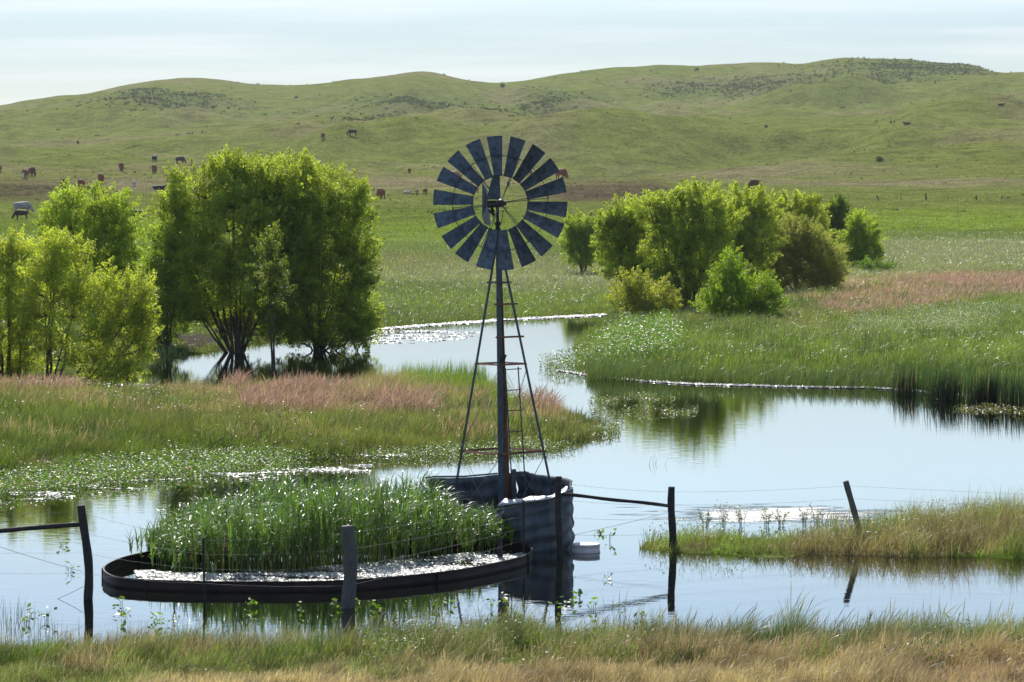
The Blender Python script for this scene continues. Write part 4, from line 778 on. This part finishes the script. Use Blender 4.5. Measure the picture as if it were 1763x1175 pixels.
# ---------------------------------------------------------------- fence
def post(x0, y0, x1, y1, wpx, label, mat='wood', name='fence_post', group='wooden fence posts standing in the water', knots=1, D=None, z0=None, bend=0):
    """x0,y0 = foot on the water, x1,y1 = top"""
    X, Dd, z = Wp(x0, y0) if D is None else Pp(x0, y0, D)
    base_ = Vector((X, Dd, z)); top = Pp(x1, y1, Dd)-base_; r_ = wpx/2*Dd/F; b = MB(); n_ = 14; P = []; rad = []
    for k in range(n_+1):
        t_ = k/n_*1.35-.35; q_ = top*t_; q_.x += bend*math.sin(max(t_, 0)*math.pi)+.25*r_*math.sin(t_*5+x0); q_.y += .2*r_*math.sin(t_*7+x0); P.append(q_); rad.append(r_*(1.04-.1*max(t_, 0)+.05*math.sin(t_*17+x0)))
    P.append(P[-1]+top.normalized()*.006); rad.append(rad[-1]*.82)
    b.tube(P, rad, 12); me_ = b.build(name, M[mat], None, True)
    for v in me_.data.vertices:
        a_ = math.atan2(v.co.y, v.co.x); s_ = 1+.06*math.sin(a_*3+v.co.z*2)+.04*math.sin(a_*7+v.co.z*5)
    me_.location = base_; tag(me_, label, 'post', group); return base_, top
p1, t1 = post(151, 1032, 141, 871, 15, 'leaning dark wooden post at the left with a rail meeting its top', bend=.035)
p2, t2 = post(602, 1046, 600, 906, 24, 'thick grey split wooden post in front of the round tank', 'greywood')
p3, t3 = post(963, 958, 961.5, 821, 11.5, 'dark wooden post in front of the torn metal tank')
p4, t4 = post(1157, 948, 1157, 839, 13, 'dark wooden post at the left end of the islet, right end of the brace rail')
p5, t5 = post(1488, 934, 1457, 829, 11, 'bent leaning wooden post on the islet', 'greywood', bend=-.03)
def metal_post(x0, y0, x1, y1, label):
    X, Dd, z = Wp(x0, y0); base_ = Vector((X, Dd, z)); top = Pp(x1, y1, Dd)-base_; b = MB(); b.bar(top*-.4, top, .034, .006, (0, 1, 0)); b.bar(top*-.4+Vector((0, .014, 0)), top+Vector((0, .014, 0)), .006, .03, (0, 1, 0))
    for k in range(9): q_ = top*(k/9+.05); b.bar(q_+Vector((0, -.004, -.006)), q_+Vector((0, -.004, .006)), .02, .01)
    o = b.build('steel_post', M['iron']); o.location = base_; tag(o, label, 'post', 'slim steel fence posts'); return base_, top
m1, mt1 = metal_post(352, 1036, 350, 926, 'slim steel post in front of the left half of the round tank')
m2, mt2 = metal_post(902, 956, 901, 862, 'slim steel post at the right end of the round tank')
def rail(a_, b_, r_, label):
    a_, b_ = Vector(a_), Vector(b_); b = MB(); n_ = 8; P = [a_.lerp(b_, k/n_)+Vector((0, 0, .005*math.sin(k*1.3))) for k in range(n_+1)]; b.tube([q_-a_ for q_ in P], [r_*(1+.08*math.sin(k*2.1)) for k in range(n_+1)], 10)
    o = b.build('brace_rail', M['wood'], None, True); o.location = a_; tag(o, label, 'rail', 'wooden brace rails between posts')
rail(p1+t1*.8+Vector((-.04, 0, 0)), Pp(-260, 935, p1.y+.3), .036, 'round brace rail running from the left post out of the left edge')
rail(Pp(968, 851, p3.y), p4+Vector(Pp(1152, 871, p4.y)-p4), .03, 'round brace rail slanting between the two dark posts right of the windmill')
def wire(P, r_, label, sag=.03, barbs=True):
    P = [Vector(p_) for p_ in P]; pts_ = []
    for a_, c_ in zip(P[:-1], P[1:]):
        for k in range(12): t_ = k/12; pts_.append(a_.lerp(c_, t_)+Vector((0, 0, -4*sag*t_*(1-t_))))
    pts_.append(P[-1]); b = MB(); b.tube([q_-P[0] for q_ in pts_], r_, 4)
    if barbs:
        for a_, c_ in zip(P[:-1], P[1:]):
            n_ = int((c_-a_).length/.3)
            for k in range(1, n_):
                t_ = k/n_; q_ = a_.lerp(c_, t_)+Vector((0, 0, -4*sag*t_*(1-t_)))-P[0]; b.tube([q_+Vector((-.008, -.004, -.014)), q_+Vector((.008, .004, .014))], r_*.7, 3)
    o = b.build('barbed_wire', M['wire']); o.location = P[0]; tag(o, label, 'wire', 'fence wires')
ts = [(.93, 'top strand of barbed wire linking the wooden posts'), (.72, 'second strand of barbed wire from the top'), (.5, 'third strand of barbed wire from the top'), (.28, 'lowest strand of barbed wire near the water')]
for f_, lb_ in ts:
    off = Vector((0, -.07, 0))
    P = [Pp(-700, 870+(1-f_)*150, p1.y+1)] if f_ != .72 else [Pp(-700, 900, p1.y+1)]
    P += [p1+t1*f_+off, m1+mt1*min(f_*1.03, .97)+Vector((0, -.03, 0)), p2+t2*f_+Vector((0, -.12, 0)), m2+mt2*f_+Vector((0, -.03, 0)), p3+t3*f_+off, p4+t4*f_+off]
    if f_ > .4: P += [p5+t5*f_+Vector((0, -.05, 0)), Pp(2300, 862+(1-f_)*100, p5.y-.5)]
    wire(P, .0019, lb_)
wire([Pp(-80, 915, p1.y), p1+t1*.30+Vector((-.05, -.05, 0))], .0045, 'slack diagonal brace wire falling to the left post', .02, False)
wire([p1+t1*.14+Vector((-.05, -.05, 0)), Pp(70, 1042, p1.y+.1)], .0045, 'short loose wire sloping from the foot of the left post to the water', .02, False)
wire([p4+t4*.62+Vector((0, -.05, 0)), Pp(985, 922, p3.y)], .0045, 'diagonal brace wire crossing under the rail right of the windmill', .01, False)

# far fence posts on the pasture
for x_, y0_, y1_, w_, tx_, lb_ in [(1443, 345, 332, 1.9, 0, 'far wooden post above the thicket, leftmost of the distant posts'), (1513, 346, 336, 1.8, -4, 'far leaning post, second of the distant posts from the left'), (1551, 345, 333, 1.0, 0, 'thinnest distant post between the leaning one and the thick one'), (1594, 346, 333, 2.6, 0, 'thickest of the distant fence posts on the pasture'), (1632, 344, 335, .9, 0, 'faint thin distant post right of the thickest one'), (1681, 345, 337, 2.0, 0, 'rightmost of the distant fence posts')]:
    p_ = hit(x_, y0_); top = Pp(x_+tx_, y1_, p_.y)-p_; r_ = w_/2*p_.y/F; b = MB(); b.tube([top*-.2, top*.3+Vector((r_*.3, 0, 0)), top*.7, top], [r_*1.1, r_, r_*.95, r_*.85], 8); o = b.build('pasture_post', M['wood'], None, True); o.location = p_; tag(o, lb_, 'post', 'distant fence posts on the pasture')

# ---------------------------------------------------------------- cattle
def cow_mesh(pose):
    e = []; v = []; r = []
    def add(p_, rad, par):
        v.append(p_); r.append(rad)
        if par is not None: e.append((par, len(v)-1))
        return len(v)-1
    lie = pose == 'lying'; dz = -.62 if lie else 0
    hip = add((-.55, 0, 1.02+dz), (.37, .37), None); bel = add((-.1, 0, .94+dz), (.46, .46), hip); ch = add((.40, 0, .96+dz), (.40, .45), bel); sh = add((.68, 0, 1.04+dz), (.28, .36), ch)
    rump = add((-.85, 0, 1.04+dz), (.26, .30), hip)
    tl = add((-.98, 0, 1.18+dz), (.04, .04), rump); tl = add((-1.04, 0, .85+dz*.6), (.025, .025), tl); tl = add((-1.03, 0, .50+dz*.4), (.035, .035), tl)
    if pose == 'grazing': N = [((.90, 0, .90), .25), ((1.08, 0, .62), .19), ((1.18, 0, .42), .18), ((1.31, .0, .22), .125), ((1.37, 0, .11), .10)]
    else: N = [((.92, 0, 1.16+dz), .25), ((1.08, 0, 1.30+dz), .19), ((1.20, 0, 1.36+dz), .18), ((1.38, 0, 1.24+dz), .125), ((1.47, 0, 1.18+dz), .10)]
    q_ = sh
    for k, (p_, rr_) in enumerate(N):
        q_ = add(p_, (rr_, rr_), q_)
        if k == 2: hd = q_
    for s_ in (-1, 1):
        hp = Vector(v[hd]); ea = add((hp.x-.04, s_*.14, hp.z+.05), (.035, .045), hd); add((hp.x-.06, s_*.25, hp.z+.03), (.03, .015), ea)
        if not lie:
            k = add((-.68, s_*.17, .82), (.22, .19), hip); k = add((-.60, s_*.18, .56), (.13, .12), k); k = add((-.74, s_*.18, .36), (.08, .08), k); k = add((-.70, s_*.18, .07), (.065, .065), k); add((-.66, s_*.18, .0), (.075, .07), k)
            k = add((.58, s_*.17, .74), (.20, .18), ch); k = add((.58, s_*.17, .38), (.09, .09), k); k = add((.57, s_*.17, .08), (.065, .065), k); add((.60, s_*.17, .0), (.075, .07), k)
        else:
            k = add((-.60, s_*.28, .30), (.16, .14), hip); k = add((-.15, s_*.36, .14), (.08, .08), k); add((-.50, s_*.42, .07), (.05, .05), k)
            k = add((.60, s_*.24, .22), (.11, .11), ch); k = add((.95, s_*.22, .10), (.06, .06), k); add((.65, s_*.22, .06), (.05, .05), k)
    me_ = bpy.data.meshes.new('cow_skeleton'); me_.from_pydata(v, e, []); o = bpy.data.objects.new('cow_skeleton', me_); sc.collection.objects.link(o)
    sk = o.modifiers.new('skin', 'SKIN'); ss = o.modifiers.new('sub', 'SUBSURF'); ss.levels = 1
    for i, d in enumerate(me_.skin_vertices[0].data): d.radius = r[i]; d.use_root = (i == 0)
    dg = bpy.context.evaluated_depsgraph_get(); out = bpy.data.meshes.new_from_object(o.evaluated_get(dg)); bpy.data.objects.remove(o)
    out.polygons.foreach_set("use_smooth", [True]*len(out.polygons)); return out
CM = {k: cow_mesh(k) for k in ('grazing', 'standing', 'lying')}
COLS = {'red': (.21, .062, .025), 'brown': (.13, .042, .02), 'dark': (.045, .02, .014), 'black': (.012, .011, .012), 'white': (.50, .47, .43), 'grey': (.30, .29, .28), 'tan': (.36, .2, .11)}
cmat = mat_leaf('cattle hide', .7, 0.0, spec=.2); cache = {}
def cow(x, y, pose, colr, heading, label, scale=1.0, face=False):
    key = (pose, colr, face)
    if key not in cache:
        me_ = CM[pose].copy(); n_ = len(me_.vertices); co = np.empty(n_*3, np.float32); me_.vertices.foreach_get('co', co); co = co.reshape(-1, 3); c = np.tile(np.array(COLS[colr]), (n_, 1))
        if face: c[co[:, 0] > 1.14] = (.55, .52, .48); c[(co[:, 2] < .12) & (pose != 'lying')] = (.4, .36, .32)
        c = c*(1+.5*(_T[(co[:, 0]*4).astype(int) & 255, (co[:, 2]*4).astype(int) & 255]-.5))[:, None]
        a = me_.color_attributes.new('col', 'FLOAT_COLOR', 'POINT'); cc = np.ones((n_, 4), np.float32); cc[:, :3] = c; a.data.foreach_set('color', cc.ravel()); me_.materials.append(cmat); cache[key] = me_
    p_ = hit(x, y); o = bpy.data.objects.new('calf' if scale < .75 else 'cow', cache[key]); sc.collection.objects.link(o)
    o.location = p_+Vector((0, 0, -.02)); o.rotation_euler = (0, 0, R(heading)); o.scale = (scale*1.12,)*3; tag(o, label, 'calf' if scale < .75 else 'cow', 'cattle grazing on the pasture')
cow(-1, 298, 'grazing', 'red', -80, 'red cow cut off by the left edge of the photo')
cow(43, 308, 'grazing', 'red', -95, 'red cow with a white face grazing head on at the far left', face=True)
cow(55, 304, 'grazing', 'brown', -60, 'brown cow just behind the white faced one at the far left')
cow(109, 325, 'grazing', 'brown', -75, 'brown cow half hidden by the left willow top, leftmost of the low three')
cow(140, 326, 'grazing', 'red', -100, 'red cow above the left willow top with pale back')
cow(158, 326, 'lying', 'brown', -20, 'brown calf lying at the tip of the left willow', .7)
cow(174, 316, 'grazing', 'red', -90, 'red cow facing the camera above the right side of the left willow')
cow(209, 295, 'grazing', 'red', -88, 'red cow head on, between the left willow and the black cow')
cow(266, 280, 'standing', 'black', 80, 'black cow standing directly above a red one')
cow(266, 299, 'grazing', 'red', -92, 'red cow directly below the standing black cow')
cow(310, 282, 'grazing', 'dark', -30, 'dark brown cow grazing to the right beside the big willow top')
cow(231, 321, 'standing', 'white', -90, 'small white calf alone on the pasture', .55)
cow(273, 327, 'lying', 'black', 0, 'small black cow lying left of the big willow', .8)
cow(38, 369, 'grazing', 'grey', -8, 'large pale grey cow grazing to the right at the left edge')
cow(37, 378, 'grazing', 'dark', 195, 'dark brown cow grazing to the left in front of the pale grey cow', .72)
cow(234, 374, 'lying', 'black', -5, 'large black cow lying right of the left willow top')
cow(134, 249, 'standing', 'black', -80, 'tiny black calf far up the left slope', .7)
cow(556, 240, 'grazing', 'red', -100, 'red cow above the big willow, left of the pair high on the slope')
cow(607, 234, 'grazing', 'dark', 200, 'dark cow with red rump grazing left high on the slope')
cow(705, 299, 'grazing', 'red', -85, 'small red cow left of the windmill wheel', .72)
cow(656, 343, 'grazing', 'red', -110, 'red cow beside the right shoulder of the big willow')
cow(700, 334, 'lying', 'white', 10, 'small white calf lying between the red cow and the windmill wheel', .5)
cow(718, 336, 'grazing', 'tan', -90, 'tan calf standing left of the wheel', .55)
cow(732, 335, 'grazing', 'red', -70, 'red calf nearest the left edge of the wheel', .58)
cow(781, 309, 'grazing', 'tan', 20, 'tan cow seen between two left blades of the wheel', .9)
cow(910, 304, 'grazing', 'red', -60, 'red cow seen between the upper right blades')
cow(966, 309, 'grazing', 'red', -50, 'red cow at the right outer edge of the wheel', 1.1)
cow(822, 332, 'grazing', 'tan', -90, 'tan calf seen inside the wheel left of the gearbox', .5)
cow(875, 322, 'standing', 'red', -90, 'faint red calf seen inside the wheel above the hub', .55)
cow(1301, 327, 'grazing', 'brown', 215, 'brown cow grazing above the right thicket')
cow(1562, 215, 'lying', 'brown', 170, 'tiny brown cow lying on the far right slope', .76)
cow(1723, 182, 'lying', 'red', 0, 'tiny red cow near the right edge under the ridge', .76)
cow(1450, 186, 'lying', 'tan', 0, 'tiny tan cow on the slope below the highest ridge', .76)

# ---------------------------------------------------------------- small plants in and by the water
def sprig(name, X, Y, h, n, ls, col, label, group, stems=4, cat='plant', spread=.12, z0=0.0, mat='weed', droop=0):
    root = empty(name, (X, Y, z0)); tag(root, label, cat, group); b = MB(); C = []; nl = []
    for k in range(stems):
        a_ = rng.uniform(0, 6.28); s_ = rng.uniform(.3, 1)*spread; hh = h*rng.uniform(.55, 1); tip = Vector((math.cos(a_)*s_, math.sin(a_)*s_, hh))
        P = [Vector((tip.x*.2, tip.y*.2, -.12)), Vector((tip.x*.4, tip.y*.4, hh*.5)), tip]; b.tube(P, [.005, .004, .002], 4)
        for j in range(max(1, n//stems)):
            t_ = rng.uniform(.35, 1.03); q_ = P[1].lerp(tip, (t_-.5)*2) if t_ > .5 else P[0].lerp(P[1], t_*2); C.append(q_+Vector(rng.normal(0, ls*.45, 3).tolist()))
    b.build('stem', M['grassstem'], root)
    C = np.array([tuple(c_) for c_ in C]); N = len(C); leaves_np('foliage', C, rng.uniform(.6, 1.3, N)*ls, np.clip(np.array(col)*rng.uniform(.7, 1.3, (N, 1)), 0, 1), .5, mat, None, None, parent=root, asp=.5)
    return root
M['grassstem'] = mat_plain('green stem', (.06, .075, .025), .6)
FW = 'leafy sprigs in the open foreground water'
for x_, y_ in [(440, 1046), (432, 1068), (520, 1062), (575, 1050), (612, 1040), (642, 1070), (650, 1052), (672, 1068), (705, 1058), (747, 1050), (770, 1046), (873, 1046), (885, 1062), (845, 1050), (970, 1052), (985, 1040), (1000, 1030), (1020, 1050), (205, 1055), (215, 1080), (275, 1070), (300, 1076), (270, 1092), (205, 1042), (50, 1060), (75, 1068), (105, 940), (120, 985), (40, 1075), (1105, 1065), (1125, 1075), (1070, 1070), (1045, 1000), (1035, 920), (1050, 932)]:
    X, Y, _ = Wp(x_+rng.normal(0, 3), y_); sprig('water_plant', X, Y, rng.uniform(.08, .24), 9, .095, (.16, .27, .03), 'small yellow green leafy sprig poking out of the open water near the camera', FW, 3, spread=.11)
def rush(X, Y, h, n, label, group, spread=.18, z0=-.05, col=(.05, .085, .03)):
    Q_ = np.array([[0, 0]])+rng.normal(0, spread, (n, 2)); me_ = blades('rush_clump', np.column_stack([Q_, np.full(n, 0.)]), h*rng.uniform(.45, 1.1, n), .009*rng.uniform(.7, 1.3, n), np.clip(np.array(col)*rng.uniform(.6, 1.4, (n, 1)), 0, 1), 3, lean=(.1, 0), leanv=.14, curl=1.3)
    o = obj_of('rush_clump', me_, M['grass']); o.location = (X, Y, z0); tag(o, label, 'rushes', group)
RGp = 'thin rush clumps standing in the foreground water'
for x_, y_, h_, n_ in [(15, 1085, .6, 26), (65, 1090, .5, 22), (30, 1060, .4, 16), (105, 1090, .35, 14), (225, 1100, .4, 18), (260, 1105, .45, 18), (330, 1110, .4, 18), (385, 1108, .42, 16), (300, 1095, .3, 12), (450, 1080, .3, 10), (620, 1085, .35, 14), (700, 1062, .3, 10), (745, 1072, .35, 12), (1050, 1085, .4, 14), (1085, 1075, .45, 14), (1110, 1090, .4, 16), (1045, 1045, .4, 8), (1270, 1090, .5, 10), (1560, 1085, .4, 10), (1335, 960, .3, 8), (1125, 800, .35, 6), (1245, 985, .3, 6)]:
    X, Y, _ = Wp(x_, y_); rush(X, Y, h_, n_, 'sparse clump of thin dark rush stalks rising from the foreground water', RGp)
for x_, y_, h_, lb_ in [(1215, 915, .42, 'leafy willow sapling at the left of the islet'), (1245, 912, .5, 'tallest thin sapling on the left part of the islet'), (1278, 905, .36, 'thin sapling with small leaves in the middle left of the glitter'), (1320, 905, .38, 'pale sapling standing before the glittering water'), (1345, 905, .34, 'small sapling right of the pale one before the glitter'), (1385, 905, .36, 'sapling left of the bent post'), (1405, 903, .38, 'sapling nearest the left of the bent post'), (1620, 900, .36, 'sapling among the grass right of the bent post')]:
    X, Y, _ = Wp(x_, y_); sprig('willow_sapling', X, Y, h_, 130, .045, (.16, .21, .06), lb_, 'thin saplings on the islet', 8, 'sapling', .2, z0=0)
X, Y, _ = Wp(1430, 905); rush(X, Y, .42, 80, 'dense dark rush clump left of the bent post', 'dark rush clumps by the bent post', .12)
X, Y, _ = Wp(1495, 905); rush(X, Y, .4, 80, 'dense dark rush clump right of the bent post', 'dark rush clumps by the bent post', .12)
for x_, y_, lb_ in [(905, 940, 'dry reddish weed between the steel post and the torn tank'), (925, 945, 'dry brown weed heap at the foot of the torn tank wall'), (945, 948, 'dry brown weed beside the dark post at the torn tank')]:
    X, Y, _ = Wp(x_, y_); sprig('dry_weed', X, Y, .34, 150, .05, (.13, .075, .045), lb_, 'dry weeds at the torn tank', 9, 'weed', .2)
X, Y, _ = Wp(875, 948); sprig('cattail_plant', X, Y, .5, 24, .2, (.10, .22, .03), 'bright green upright reed before the torn tank', None, 6, 'plant', .08)

# muddy bank behind the big willow, and a dead branch on the right shore
b = MB(); P = []
for i in range(9):
    for j in range(26):
        x_, y_ = 262+j*5.0, 614-i*3.6-j*.35; X, Y, _ = Wp(x_, y_); q = (i/8); P.append((X, Y, -.10+.42*math.sin(q*math.pi*.9)*math.sin(j/25*math.pi)**.6+.12*float(vnoise(np.array(i*.9), np.array(j*.7)))))
b.add(P, [(i*26+j, i*26+j+1, (i+1)*26+j+1, (i+1)*26+j) for i in range(8) for j in range(25)]); o = b.build('mud_bank', M['mud'], None, True); tag(o, kind='structure')
br = Wp(1440, 676); b = MB(); b.tube([(-.15, 0, -.05), (.1, 0, .12), (.45, .05, .42), (.62, .05, .55)], [.03, .025, .015, .006], 6); b.tube([(.1, 0, .12), (.0, .02, .35)], [.014, .005], 5); b.tube([(.45, .05, .42), (.5, .1, .6)], [.01, .004], 5)
o = b.build('dead_branch', mat_plain('bleached wood', (.33, .31, .28), .8), None, True); o.location = (br[0]+3.2, br[1], 0); tag(o, 'bleached forked dead branch leaning out of the right shore shallows', 'branch')

# ---------------------------------------------------------------- air
b = MB(); x0, x1, y0, y1, zz0, zz1 = -13500, 13500, -60, 4300, -4, 75
b.add([(x, y, z) for z in (zz0, zz1) for x, y in ((x0, y0), (x1, y0), (x1, y1), (x0, y1))], [(0, 3, 2, 1), (4, 5, 6, 7), (0, 1, 5, 4), (1, 2, 6, 5), (2, 3, 7, 6), (3, 0, 4, 7)])
mh = bpy.data.materials.new('pale air'); mh.use_nodes = True; hn = mh.node_tree.nodes; hn.remove(hn["Principled BSDF"]); pv = hn.new("ShaderNodeVolumePrincipled")
pv.inputs['Color'].default_value = (.86, .93, 1, 1); pv.inputs['Density'].default_value = .00006; pv.inputs['Anisotropy'].default_value = .2
mh.node_tree.links.new(pv.outputs[0], hn["Material Output"].inputs['Volume'])
tag(b.build('haze', mh), 'thin pale haze in the air over the pasture and hills', 'haze', kind='stuff')
cy.volume_bounces = 0
